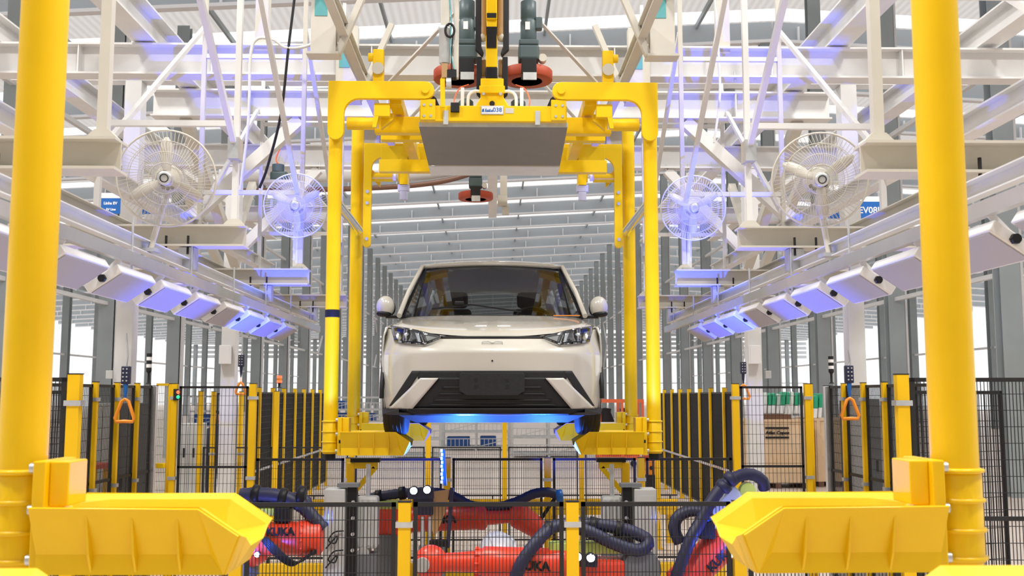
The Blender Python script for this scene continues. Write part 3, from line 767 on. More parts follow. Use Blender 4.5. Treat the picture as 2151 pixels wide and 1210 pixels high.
# hanging yoke in the middle
yk = MB().prism([(-0.16, FY+0.02, H+2.345), (0.14, FY+0.02, H+2.345), (0.085, FY+0.02, H+2.44), (0.085, FY+0.02, H+2.60), (-0.105, FY+0.02, H+2.60), (-0.105, FY+0.02, H+2.44)], (0, 0.12, 0)).build('hanger_yoke', 'yellow', cc, bevel=0.006)
MB().box(-0.115, 0.095, FY-0.005, FY+0.02, H+2.47, H+2.53).build('yoke_plate', 'yellow', yk, bevel=0.004)
MB().cyl((-0.01, FY+0.012, H+2.385), (-0.01, FY+0.03, H+2.385), 0.022, 14).build('yoke_hole', 'dark', yk)
for x in (-0.08, 0.06): MB().cyl((x, FY-0.012, H+2.46), (x, FY, H+2.46), 0.013, 8).build('yoke_bolt', 'galv', yk)
for sx in (-1, 1):
    MB().tube(smooth_path([(sx*0.10-0.01, FY+0.06, H+2.50), (sx*0.15-0.01, FY+0.06, H+2.50), (sx*0.195-0.01, FY+0.06, H+2.46), (sx*0.20-0.01, FY+0.06, H+2.345)], 5), 0.014, 8).build('guard_hoop', 'signwhite', yk)
    MB().box(sx*0.245-0.01-0.014, sx*0.245-0.01+0.014, FY+0.05, FY+0.08, H+2.345, H+2.53).build('guard_post', 'signwhite', yk)
    MB().lathe([(0.06, 0), (0.062, 0.03), (0.055, 0.05), (0.062, 0.06), (0.062, 0.11), (0.04, 0.13)], (sx*0.22-0.01, FY+0.22, H+2.347), Z, 16).build('drive_motor', 'teal', yk)
    MB().tube(smooth_path([(sx*0.30-0.01, FY+0.0, H+2.35), (sx*0.31-0.01, FY+0.02, H+2.42), (sx*0.27-0.01, FY+0.08, H+2.53), (sx*0.2-0.01, FY+0.2, H+2.60)], 6), 0.006, 6).build('signal_cable', 'orangecable', yk)

# ================================================================ OVERHEAD TROLLEY WITH FRICTION DRIVES
tv = thing('chain_trolley', 'black and yellow conveyor trolley hanging above carrier 038', 'trolley', (-0.01, FY+0.08, H+2.6))
cx = -0.01; ty = FY+0.08
MB().box(cx-0.055, cx+0.045, ty-0.05, ty+0.05, H+2.605, H+2.70).build('coupling', 'black', tv, bevel=0.01)
MB().prism([(cx-0.05, ty-0.05, H+2.70), (cx+0.04, ty-0.05, H+2.70), (cx+0.045, ty-0.05, H+2.90), (cx+0.035, ty-0.05, H+3.03), (cx+0.04, ty-0.05, H+3.10), (cx-0.05, ty-0.05, H+3.10), (cx-0.045, ty-0.05, H+3.03), (cx-0.055, ty-0.05, H+2.90)], (0, 0.05, 0)).build('yellow_link', 'yellow', tv, bevel=0.004)
MB().prism([(cx-0.045, ty-0.06, H+2.86), (cx+0.035, ty-0.06, H+2.86), (cx+0.04, ty-0.06, H+3.04), (cx-0.05, ty-0.06, H+3.04)], (0, 0.011, 0)).build('link_window', 'black', tv)
MB().box(cx-0.05, cx+0.04, ty-0.075, ty+0.02, H+3.10, H+3.35).build('yellow_cap', 'yellow', tv, bevel=0.008)
MB().box(cx-0.045, cx+0.035, ty-0.08, ty-0.075, H+3.11, H+3.15).build('cap_slot', 'dark', tv)
for sx in (-1, 1):
    for z0, z1, xx, w in ((2.80, 3.3, 0.14, 0.05), (2.42, 2.80, 0.13, 0.045)):
        MB().prism([(cx+sx*xx, ty-0.02, H+z0+0.06), (cx+sx*(xx-0.06), ty-0.02, H+z0), (cx+sx*(xx-0.07), ty-0.02, H+z0+0.03), (cx+sx*(xx-w), ty-0.02, H+z0+0.09), (cx+sx*(xx-w), ty-0.02, H+z1), (cx+sx*xx, ty-0.02, H+z1)], (0, 0.05, 0)).build('hook_arm', 'black', tv, bevel=0.008)
    MB().box(cx+sx*0.075-0.025, cx+sx*0.075+0.025, ty+0.04, ty+0.10, H+2.65, H+2.80).build('side_roller', 'tan', tv, bevel=0.015)
    MB().cyl((cx+sx*0.075, ty+0.02, H+2.98), (cx+sx*0.075, ty+0.02, H+3.4), 0.04, 16).build('load_wheel', 'tan', tv)
    MB().ball((cx+sx*0.08, ty+0.02, H+2.98), 0.042, 16, 10).build('load_wheel', 'cream', tv)
rl = MB().ibeam((cx, 3, H+3.62), (cx, 20, H+3.62), 0.16, 0.26, 0.02, 0.014).build('conveyor_track', 'white'); tag(rl, 'white overhead conveyor track beam running above the line middle', 'beam')

def friction_drive(c, r, hgt, label, motor_dx, scale=1.0):
    """horizontal brick-red friction wheel with its dark gear motor on top"""
    c = Vector(c)
    t = thing('friction_drive', label, 'drive', c, 'friction wheel drives over the conveyor')
    MB().lathe([(r*0.60, 0), (r*0.96, 0.0), (r, 0.01), (r, hgt-0.01), (r*0.96, hgt), (r*0.60, hgt), (r*0.60, 0)], c, Z, 40).build('friction_wheel', 'rust', t)
    MB().lathe([(r*0.15, 0.01), (r*0.598, 0.012), (r*0.598, hgt*0.8), (r*0.15, hgt*0.9)], c, Z, 32).build('wheel_disc', 'black', t)
    m = c + Vector((motor_dx, -r*0.55, 0))
    MB().box(m.x-0.065*scale, m.x+0.065*scale, m.y-r*0.5, m.y+0.06, c.z-0.005, c.z+0.13*scale).build('mount_bracket', 'black', t, bevel=0.006)
    g = MB().box(m.x-0.09*scale, m.x+0.09*scale, m.y-0.10*scale, m.y+0.08*scale, c.z+0.13*scale, c.z+0.26*scale).build('gearbox', 'teal', t, bevel=0.02*scale)
    MB().box(m.x-0.085*scale, m.x+0.085*scale, m.y-0.095*scale, m.y+0.075*scale, c.z+0.26*scale, c.z+0.31*scale).build('gearbox_cover', 'teal', g, bevel=0.012*scale)
    mo = MB().lathe([(0.066*scale, 0), (0.07*scale, 0.01), (0.07*scale, 0.18*scale), (0.06*scale, 0.2*scale), (0.068*scale, 0.21*scale), (0.068*scale, 0.36*scale), (0.03, 0.38*scale)], (m.x, m.y, c.z+0.31*scale), Z, 24).build('motor', 'teal', t)
    MB().box(m.x+0.055*scale, m.x+0.12*scale, m.y-0.04, m.y+0.04, c.z+0.42*scale, c.z+0.53*scale).build('terminal_box', 'teal', mo, bevel=0.012)
    MB().box(m.x-0.03*scale, m.x+0.01*scale, m.y-0.074*scale, m.y-0.068*scale, c.z+0.40*scale, c.z+0.47*scale).build('rating_plate', 'signwhite', mo)
    MB().box(m.x-0.05*scale, m.x+0.065*scale, m.y-r*0.5-0.012, m.y-r*0.5, c.z-0.06, c.z+0.004).build('tension_plate', 'galv', t)
    MB().cyl((m.x+0.12*scale, m.y-0.08, c.z+0.15*scale), (m.x+0.12*scale, m.y+0.0, c.z+0.15*scale), 0.035*scale, 16).build('shaft_boss', 'cream', t)
    return t
wz = H + 2.66
friction_drive((0.295, 8.75, wz+0.08), 0.225, 0.095, 'brick red friction wheel with dark teal motor right of the trolley', 0.01)
friction_drive((-0.30, 8.75, wz+0.08), 0.225, 0.095, 'brick red friction wheel with dark motor left of the trolley', 0.07)
friction_drive((-0.20, 11.6, H+2.235), 0.20, 0.075, 'small brick red friction wheel with dark motor hanging beyond the drip pan', 0.0, 0.85)
# pneumatic cylinder and stop device left of the trolley
pn = thing('stop_cylinder', 'silver pneumatic cylinder on a cream post left of the trolley', 'cylinder', (-0.36, 8.1, H+2.6))
p = at(944, 105, 8.1)
MB().lathe([(0.04, 0), (0.045, 0.01), (0.045, 0.27), (0.05, 0.275), (0.05, 0.31), (0.03, 0.32)], (p.x-0.04, 8.1, H+2.68), Z, 24).build('cylinder_barrel', 'galv', pn)
MB().box(p.x+0.035, p.x+0.075, 8.08, 8.14, H+2.56, H+3.3).build('post', 'cream', pn, bevel=0.004)
MB().box(p.x-0.07, p.x+0.0, 8.06, 8.14, H+2.98, H+3.4).build('bracket', 'cream', pn, bevel=0.004)
MB().box(p.x-0.02, p.x+0.06, 8.05, 8.13, H+2.55, H+2.62).build('valve_block', 'dark', pn, bevel=0.004)
MB().box(p.x-0.06, p.x-0.01, 8.05, 8.13, H+2.55, H+2.67).build('rod_clevis', 'tan', pn, bevel=0.004)
MB().tube([(p.x+0.005+0.036*math.cos(a), 8.04, H+2.94+0.055*math.sin(a)) for a in [2*math.pi*i/24 for i in range(24)]], 0.010, 8, closed=True).build('coiled_hose', 'black', pn)
MB().tube(smooth_path([(p.x-0.01, 8.05, H+3.3), (p.x+0.015, 8.05, H+3.05), (p.x+0.01, 8.05, H+2.8), (p.x+0.04, 8.05, H+2.62)], 8), 0.006, 6).build('air_hose', 'tealplate', pn)
MB().tube(smooth_path([(p.x+0.03, 8.05, H+2.9), (p.x+0.02, 8.05, H+2.75), (p.x+0.02, 8.05, H+2.62)], 8), 0.006, 6).build('air_hose', 'dark', pn)
q = at(930, 195, 8.1)
lv = MB().prism([(q.x-0.015, 8.06, q.z-0.13), (q.x+0.02, 8.06, q.z-0.13), (q.x+0.02, 8.06, q.z+0.11), (q.x+0.005, 8.06, q.z+0.14), (q.x-0.02, 8.06, q.z+0.1)], (0, 0.02, 0)).build('stop_lever', 'yellow', pn, bevel=0.003)
MB().cyl((q.x+0.03, 8.07, q.z+0.07), (q.x+0.07, 8.07, q.z+0.07), 0.045, 16).build('stop_roller', 'galv', pn)
# small white sensor post behind the pan
sp = MB().box(0.08, 0.16, 11.5, 11.56, H+2.23, H+3.2); o = sp.build('sensor_post', 'cream'); tag(o, 'cream steel post hanging beyond the drip pan beside the small friction wheel', 'post')
p = at(1060, 415, 11.4); o = MB().box(p.x-0.08, p.x+0.03, 11.36, 11.44, H+2.12, H+2.24).box(p.x-0.03, p.x+0.05, 11.37, 11.43, H+2.02, H+2.12).build('sensor_box', 'cream', bevel=0.006); tag(o, 'cream sensor box at the foot of the hanging post', 'box')
# ================================================================ CAR
CY = 7.60                     # front of the bumper
CZ = H - 0.315                # underside of the tyres
CXO = -0.005
car = thing('car', 'ivory white compact hatchback held in the air by yellow carrier 038', 'car', (CXO, CY+1.9, CZ))
def W(x, y, z): return V(CXO + x, CY + y, CZ + z)
# profile rows: z, y at the middle; half width, setback and rise at the edge
rows0 = [
 (0.165, 0.13, 0.800, 0.36, 0.00),
 (0.185, 0.075, 0.835, 0.40, 0.00),
 (0.230, 0.050, 0.850, 0.41, 0.00),
 (0.350, 0.030, 0.858, 0.42, 0.00),
 (0.490, 0.015, 0.862, 0.43, 0.00),
 (0.600, 0.000, 0.862, 0.44, 0.00),
 (0.640, 0.000, 0.860, 0.45, 0.005),
 (0.690, 0.030, 0.850, 0.45, 0.035),
 (0.742, 0.075, 0.832, 0.43, 0.095),
 (0.752, 0.085, 0.830, 0.43, 0.095),
 (0.800, 0.200, 0.812, 0.42, 0.080),
 (0.865, 0.430, 0.795, 0.36, 0.045),
 (0.925, 0.680, 0.780, 0.28, 0.018),
 (0.975, 0.920, 0.768, 0.22, -0.005),
]
def interp(rows, n):
    out = []
    for i in range(len(rows)-1):
        p0 = rows[max(i-1, 0)]; p1 = rows[i]; p2 = rows[i+1]; p3 = rows[min(i+2, len(rows)-1)]
        for k in range(n):
            t = k/n
            out.append(tuple(0.5*((2*b)+(c-a)*t+(2*a-5*b+4*c-d)*t*t+(3*b-a-3*c+d)*t**3) for a, b, c, d in zip(p0, p1, p2, p3)))
    out.append(rows[-1]); return out
def rowpts(r, n=24, out=0.0):
    z, y, w, s, d = r; pts = []
    for k in range(-n, n+1):
        t = k/n; a = abs(t)
        pts.append(W(t*w, y + s*(0.28*a**2 + 0.72*a**7), z + d*a**2.0))
    return pts
fr_rows = interp(rows0[:9], 5); hd_rows = interp(rows0[9:], 6)
bump = MB().grid([rowpts(r) for r in fr_rows]).build('front_bumper', 'car', car)
hood = MB().grid([rowpts(r) for r in hd_rows]).build('bonnet', 'car', car, solid=0.004)

# point on the front surface for a pixel of the photograph measured at the car's own depth
zs = [r[0] for r in fr_rows]
def surf_y(x, z):
    r = None
    for i in range(len(fr_rows)-1):
        z0, z1 = fr_rows[i][0], fr_rows[i+1][0]
        if z0 <= z <= z1:
            t = (z-z0)/max(1e-6, z1-z0); r = [a+(b-a)*t for a, b in zip(fr_rows[i], fr_rows[i+1])]; break
    if r is None: r = fr_rows[0] if z < fr_rows[0][0] else fr_rows[-1]
    a = min(1.0, abs(x)/r[2]); 
    return r[1] + r[3]*(0.28*a**2 + 0.72*a**7)
def surf_xz(x, z):
    """surface depth with the edge rise taken into account"""
    zz = z
    for _ in range(6):
        r = min(fr_rows, key=lambda q: abs(q[0]-zz)); a = min(1.0, abs(x)/r[2]); zz = z - r[4]*a**2.0
    return surf_y(x, zz)
def fp(px, py, off=0.0):
    Y = CY + 0.1
    for _ in range(12):
        p = at(px, py, Y); Y = CY + surf_xz(p.x - CXO, p.z - CZ)
    p = at(px, py, Y - off) if False else at(px, py, Y)
    return Vector((p.x, p.y - off, p.z))
def patch(quads, name, m, parent, off, thick=0.012, n=10, k=6, mirror=False):
    """quads of photo points laid on the front surface; off = how proud it stands"""
    objs = []
    for sgn in ((1, -1) if mirror else (1,)):
        mb = MB()
        for q in quads:
            rows = []
            for i in range(n+1):
                u = i/n; row = []
                for j in range(k+1):
                    v = j/k
                    x = (q[0][0]*(1-u)+q[1][0]*u)*(1-v) + (q[3][0]*(1-u)+q[2][0]*u)*v
                    y = (q[0][1]*(1-u)+q[1][1]*u)*(1-v) + (q[3][1]*(1-u)+q[2][1]*u)*v
                    p = fp(x, y, off)
                    if sgn < 0: p.x = 2*CXO - p.x
                    row.append(p)
                rows.append(row)
            mb.grid(rows)
        o = mb.build(name, m, parent); md = o.modifiers.new('solid', 'SOLIDIFY'); md.thickness = thick; md.offset = 0
        objs.append(o)
    return objs
# photograph is near symmetric about x = 1034: left half given
CXP = 1034.0
def mir(q): return [(2*CXP-x, y) for x, y in q]
# dark lower opening
patch([[(878, 779), (1190, 779), (1190, 796), (878, 796)]], 'grille_surround', 'dark', car, 0.004, 0.010, 24, 4)
patch([[(866, 779), (884, 779), (838, 850), (818, 853)]], 'grille_surround_side', 'dark', car, 0.004, 0.010, 8, 12, True)
patch([[(922, 793), (1146, 793), (1206, 857), (862, 857)]], 'grille_opening', 'black', car, 0.005, 0.010, 30, 12)
patch([[(884, 794), (922, 794), (866, 860), (819, 858)]], 'bumper_blade', 'car', car, 0.016, 0.022, 6, 14, True)
patch([[(806, 857), (1262, 857), (1258, 868), (812, 868)]], 'front_lip', 'black', car, 0.012, 0.03, 40, 4)
for i, yy in enumerate((812, 826, 839, 849)):
    patch([[(930-i*10, yy), (1138+i*10, yy), (1139+i*10, yy+4), (929-i*10, yy+4)]], 'grille_bar', 'black', car, 0.013, 0.012, 24, 2)
# black seam joining the headlamps and the emblem
patch([[(926, 706), (1142, 706), (1142, 711), (926, 711)]], 'bonnet_seam', 'black', car, 0.003, 0.006, 24, 2)
em = fp(1034, 721, 0.006)
mb = MB()
for s in (-1, 1):
    mb.bar(em, em + V(s*0.028, 0, 0.012), 0.006, 0.006, Yv); mb.bar(em + V(s*0.028, 0, 0.012), em + V(s*0.075, 0.001, 0.008), 0.006, 0.006, Yv); mb.bar(em + V(s*0.075, 0.001, 0.008), em + V(s*0.075, 0.001, -0.01), 0.006, 0.006, Yv)
mb.build('emblem', 'chrome', car)
c = fp(1034, 758, 0.002); MB().cyl(c + V(0, 0.01, 0), c - V(0, 0.003, 0), 0.007, 12).build('camera_hole', 'black', car)
# headlamps
HLtop = [(822, 684), (850, 688), (880, 694), (927, 706)]; HLbot = [(829, 718), (848, 721), (891, 724), (927, 710)]
def hl(name, m, off, thick, sh=0.0):
    q = []
    for i in range(3):
        t0, t1, b0, b1 = HLtop[i], HLtop[i+1], HLbot[i], HLbot[i+1]
        q.append([t0, t1, b1, b0])
    return patch(q, name, m, car, off, thick, 8, 6, True)
houses = hl('headlamp', 'black', 0.004, 0.012)
lens = hl('headlamp_lens', 'lens', 0.028, 0.004)
for sgn, h, ln in ((1, houses[0], lens[0]), (-1, houses[1], lens[1])):
    ln.parent = h
    def q2(pts): 
        return [fp(x, y, 0.018) if sgn > 0 else Vector((2*CXO - fp(x, y, 0.018).x, fp(x, y, 0.018).y, fp(x, y, 0.018).z)) for x, y in pts]
    for pts in ([(829, 692), (836, 693), (842, 714), (834, 712)], [(872, 699), (881, 701), (889, 719), (879, 718)]):
        MB().prism(q2(pts), (0, 0.006, 0)).build('daytime_light_bar', 'signwhite', h)
    cpt = q2([(856, 707)])[0]
    MB().lathe([(0.028, 0.01), (0.03, 0.0), (0.022, -0.006), (0.0, -0.008)], cpt, (0, 1, 0), 18).build('projector_lens', 'galv', h)
    MB().prism(q2([(894, 705), (918, 709), (898, 717)]), (0, 0.006, 0)).build('indicator', 'cream', h)
# number plate carrier, blank
pc0, pc1 = fp(1033, 783), fp(1033, 831)
yf = min(pc0.y, pc1.y) - 0.04
pl = MB().prism([(at(x, y, yf).x, yf, at(x, y, yf).z) for x, y in ((965, 786), (969, 783), (1098, 783), (1102, 786), (1102, 822), (1090, 829), (1088, 831), (979, 831), (977, 829), (965, 822))], (0, 0.05, 0)).build('plate_carrier', 'dark', car, bevel=0.004)
for x in (1000, 1065):
    for y in (799, 813):
        a = at(x, y, yf); MB().box(a.x-0.014, a.x+0.014, yf-0.001, yf+0.004, a.z-0.012, a.z+0.012).build('plate_hole', 'black', pl)
# undertray behind the lip
MB().add([W(-0.70, 0.14, 0.165), W(0.70, 0.14, 0.165), W(0.60, 0.55, 0.10), W(-0.60, 0.55, 0.10), W(-0.60, 3.5, 0.13), W(0.60, 3.5, 0.13)], [(0, 1, 2, 3), (3, 2, 5, 4)]).build('undertray', 'dark', car, solid=0.02)

# sides: stations along the length, x and z of top, shoulder, waist, sill
def arch(y, yc): 
    d = abs(y-yc)
    return 0.29 + math.sqrt(max(0.0, 0.345**2 - d*d)) if d < 0.345 else None
WF, WR = 0.70, 3.18
ys = [0.40, 0.46] + [0.52 + 0.06*i for i in range(0, 56)]
for sx in (-1, 1):
    rows = []
    for y in ys:
        f = min(1, max(0, (y-0.40)/0.7)); r = min(1, max(0, (y-2.9)/0.9))
        zt = 0.842 + 0.115*f + 0.03*min(1, max(0, (y-1.1)/1.6)); xt = 0.832 - 0.062*f - 0.04*r
        xs = 0.858 - 0.05*r; zsill = 0.21
        a = arch(y, WF) or arch(y, WR); zb = max(zsill, a) if a else zsill
        if y < 0.5: zb = 0.21
        pts = [(xt, zt), (xt+(xs-xt)*0.75, zt-0.07), (xs, zt-0.17), (xs-0.004, 0.58 if zb < 0.56 else zb+0.02), (xs-0.006, max(zb, 0.42) if zb < 0.42 else zb+0.01), (xs-0.02, zb)]
        rows.append([W(sx*x, y, z) for x, z in pts])
    sd = MB().grid(rows).build('side_panel', 'car', car, solid=0.01)
    MB().tube([W(sx*0.852, WF + 0.345*math.cos(a), 0.29+0.345*math.sin(a)) for a in [math.pi*i/16 for i in range(17)]], 0.018, 8).build('wheel_arch_trim', 'black', sd)
    # lower front corner trim
    MB().prism([W(sx*0.70, 0.16, 0.17), W(sx*0.845, 0.36, 0.17), W(sx*0.852, 0.42, 0.21), W(sx*0.70, 0.16, 0.21)], (0, 0.10, 0)).build('corner_trim', 'black', car)
    # pillars, side glass
    rows = []
    belt = [(0.90, 0.768, 0.972), (1.4, 0.755, 0.985), (2.2, 0.75, 0.995), (3.0, 0.735, 1.01), (3.55, 0.70, 1.03)]
    roofl = [(1.62, 0.625, 1.478), (1.75, 0.63, 1.50), (2.3, 0.625, 1.515), (3.0, 0.61, 1.49), (3.55, 0.585, 1.42)]
    MB().grid([[W(sx*x, y, z) for y, x, z in belt], [W(sx*(x-0.012), y, z) for y, x, z in roofl]], smooth=False).build('side_window', 'darkglass', car)
    MB().tube([W(sx*0.772, 0.88, 0.970), W(sx*0.722, 1.20, 1.20), W(sx*0.635, 1.64, 1.475)], [0.022, 0.020, 0.020], 10).build('front_pillar', 'car', car)
    MB().bar(W(sx*0.75, 2.25, 0.99), W(sx*0.625, 2.30, 1.50), 0.10, 0.03).build('middle_pillar', 'black', car)
    MB().bar(W(sx*0.715, 3.40, 1.02), W(sx*0.59, 3.35, 1.45), 0.22, 0.05).build('rear_pillar', 'car', car)
# roof
rr = []
for y, z, w, d in ((1.60, 1.505, 0.62, 0.018), (1.66, 1.530, 0.63, 0.030), (1.80, 1.555, 0.64, 0.042), (2.2, 1.58, 0.645, 0.05), (2.7, 1.58, 0.64, 0.05), (3.2, 1.55, 0.62, 0.05), (3.65, 1.49, 0.60, 0.05)):
    rr.append([W(w*k/10, y + 0.05*(abs(k)/10)**2*(1 if y < 1.7 else 0), z - d*(abs(k)/10)**2.2) for k in range(-10, 11)])
MB().grid(rr).build('roof', 'car', car, solid=0.03)
MB().grid([[p - V(0, 0, 0.05) for p in r] for r in rr[1:]]).build('headliner', 'headl', car)
# windscreen
gl = []
for i in range(9):
    t = i/8
    y = 0.93 + (1.635-0.93)*t; z = 0.982 + (1.500-0.982)*(t**0.93); w = 0.752 - (0.752-0.612)*t
    gl.append([W(w*k/12, y + (0.17-0.10*t)*(abs(k)/12)**2, z - (0.005+0.012*t)*(abs(k)/12)**2) for k in range(-12, 13)])
ws = MB().grid(gl).build('windscreen', 'glass', car)
MB().grid([[p + V(0, -0.001, 0.0) for p in gl[0]], [p + V(0, -0.035, -0.012) for p in gl[0]]]).build('cowl', 'black', car, solid=0.01)
mb = MB()
for a, b in (((0, 0), (8, 0)), ((0, 24), (8, 24))):
    mb.tube([gl[i][a[1]] for i in range(9)], 0.008, 6)
mb.tube(gl[8], 0.010, 6)
mb.build('windscreen_seal', 'black', ws)
# wiper
a0 = gl[0][7] + V(0, -0.03, 0.0)
pa = at(950, 643, CY+0.98); pb = at(910, 648, CY+1.02); pm = at(965, 636, CY+0.97); pe = at(1100, 658, CY+0.92)
wb = MB().bar(at(907, 649, CY+0.99), at(990, 640, CY+0.96), 0.010, 0.016).bar(at(990, 640, CY+0.96), at(1095, 655, CY+0.925), 0.010, 0.012).build('wiper', 'black', car)
MB().box(pm.x-0.04, pm.x+0.04, pm.y-0.02, pm.y+0.01, pm.z-0.02, pm.z+0.012).build('wiper_bracket', 'black', wb, bevel=0.008)
yt = at(1190, 663, CY+0.90); o = MB().box(yt.x-0.11, yt.x+0.11, yt.y-0.03, yt.y+0.01, yt.z-0.004, yt.z+0.002).build('orange_tape', 'orange', car)
# mirrors
for sx in (-1, 1):
    c = W(sx*0.905, 1.06, 1.06)
    mi = MB().ball(c, 1.0, 24, 14, sc=(0.078, 0.07, 0.092)).build('door_mirror', 'car', car)
    MB().ball(c + V(-sx*0.012, 0.045, -0.008), 1.0, 20, 12, sc=(0.070, 0.05, 0.080)).build('mirror_housing', 'black', mi)
    MB().bar(c + V(-sx*0.0, 0.01, -0.085), c + V(-sx*0.15, 0.03, -0.085), 0.08, 0.025).build('mirror_arm', 'black', mi, bevel=0.006)
    MB().ball(c + V(sx*0.01, -0.012, -0.06), 1.0, 16, 10, sc=(0.066, 0.058, 0.03)).build('mirror_base', 'black', mi)
# wheels
for yw in (WF, WR):
    for sx in (-1, 1):
        c = W(sx*0.765, yw, 0.292)
        prof = [(0.20, -0.085), (0.275, -0.088), (0.288, -0.075), (0.292, -0.055), (0.292, 0.055), (0.288, 0.075), (0.275, 0.088), (0.20, 0.085)]
        ty2 = MB().lathe(prof, c, (1, 0, 0), 48).build('tyre', 'rubber', car)
        for k in (-0.045, -0.015, 0.015, 0.045):
            MB().lathe([(0.286, k-0.004), (0.2935, k-0.004), (0.2935, k+0.004), (0.286, k+0.004)], c, (1, 0, 0), 48).build('tread_groove', 'black', ty2)
        MB().lathe([(0.0, 0.05), (0.06, 0.06), (0.19, 0.045), (0.20, 0.07), (0.20, -0.08), (0.0, -0.06)], c, (sx, 0, 0), 30).build('wheel_rim', 'galv', ty2)
# interior
MB().box(CXO-0.70, CXO+0.70, CY+1.05, CY+1.45, CZ+0.62, CZ+0.955).build('dashboard', 'black', car, bevel=0.05)
for sx in (-1, 1):
    st = MB().box(CXO+sx*0.36-0.23, CXO+sx*0.36+0.23, CY+1.75, CY+2.25, CZ+0.40, CZ+0.62).build('seat', 'seat', car, bevel=0.05)
    MB().prism([W(sx*0.36-0.22, 2.10, 0.58), W(sx*0.36+0.22, 2.10, 0.58), W(sx*0.36+0.15, 2.34, 1.14), W(sx*0.36-0.15, 2.34, 1.14)], (0, 0.12, 0.02)).build('seat_back', 'seat', st, bevel=0.03)
    MB().box(CXO+sx*0.36-0.12, CXO+sx*0.36+0.12, CY+2.36, CY+2.45, CZ+1.16, CZ+1.32).build('head_rest', 'seat', st, bevel=0.04)
MB().tube([W(0.36+0.18*math.cos(a), 1.52+0.08*math.sin(a), 0.93+0.17*math.sin(a)) for a in [2*math.pi*i/28 for i in range(28)]], 0.015, 8, closed=True).build('steering_wheel', 'black', car)
rs = MB().prism([W(-0.6, 2.95, 0.55), W(0.6, 2.95, 0.55), W(0.58, 3.18, 1.08), W(-0.58, 3.18, 1.08)], (0, 0.12, 0.02)).build('rear_seat', 'seat', car, bevel=0.03)
MB().box(CXO-0.66, CXO+0.66, CY+1.0, CY+3.5, CZ+0.20, CZ+0.24).build('cabin_floor', 'black', car)
# tailgate with rear window
MB().add([W(-0.70, 3.74, 0.40), W(0.70, 3.74, 0.40), W(0.70, 3.76, 1.02), W(-0.70, 3.76, 1.02)], [(0, 1, 2, 3)]).build('tailgate', 'car', car, solid=0.03)
MB().add([W(-0.66, 3.76, 1.02), W(0.66, 3.76, 1.02), W(0.57, 3.60, 1.44), W(-0.57, 3.60, 1.44)], [(0, 1, 2, 3)]).build('rear_window', 'glass', car)
MB().add([W(-0.72, 3.66, 0.22), W(0.72, 3.66, 0.22), W(0.72, 3.82, 0.55), W(-0.72, 3.82, 0.55)], [(0, 1, 2, 3)]).build('rear_bumper', 'car', car, solid=0.03)
# ================================================================ SAFETY FENCES
def post(parent, x, y, h, w=0.08, d=0.05, m='yellow_post', clamps=(1.25,), cap=True, skinny=None):
    p = MB().box(x-w/2, x+w/2, y-d/2, y+d/2, 0, h).build('post', m, parent, bevel=0.004)
    MB().box(x-w/2-0.02, x+w/2+0.02, y-d/2-0.03, y+d/2+0.03, 0.0, 0.012).build('base_plate', m, p)
    for z in clamps:
        MB().box(x-w/2-0.014, x+w/2+0.014, y-d/2-0.008, y+d/2+0.008, z-0.017, z+0.017).build('clamp', 'galv', p)
    if cap: MB().box(x-w/2-0.002, x+w/2+0.002, y-d/2-0.002, y+d/2+0.002, h, h+0.006).build('cap', 'blackframe', p)
    return p
def panel(parent, a, b, z0, z1, mid=None, t=0.022, wire=0.0042, sv=0.022, sh=0.10, wires=True):
    """black framed mesh panel between two floor points"""
    a = Vector((a[0], a[1], 0)); b = Vector((b[0], b[1], 0)); u = (b-a).normalized(); L = (b-a).length
    n = u.cross(Z)
    mb = MB()
    mb.bar(a+Z*(z1-t/2), b+Z*(z1-t/2), t, t); mb.bar(a+Z*(z0+t/2), b+Z*(z0+t/2), t, t)
    mb.bar(a+u*t/2+Z*z0, a+u*t/2+Z*z1, t, t, n); mb.bar(b-u*t/2+Z*z0, b-u*t/2+Z*z1, t, t, n)
    if mid:
        for m_ in (mid if isinstance(mid, (list, tuple)) else [mid]): mb.bar(a+Z*m_, b+Z*m_, t, t)
    f = mb.build('panel_frame', 'blackframe', parent)
    if wires:
        mb = MB(); k = int(L/sv)
        for i in range(1, k):
            p = a+u*(L*i/k); mb.bar(p+Z*(z0+t), p+Z*(z1-t), wire, wire, n, caps=False)
        k = int((z1-z0)/sh)
        for i in range(1, k):
            z = z0+(z1-z0)*i/k; mb.bar(a+Z*z+n*wire, b+Z*z+n*wire, wire, wire, Z, caps=False)
        stuff(mb.build('wire_mesh', 'blackframe', f, norm=False))
    return f
def gx(px, y): return at(px, 900, y).x

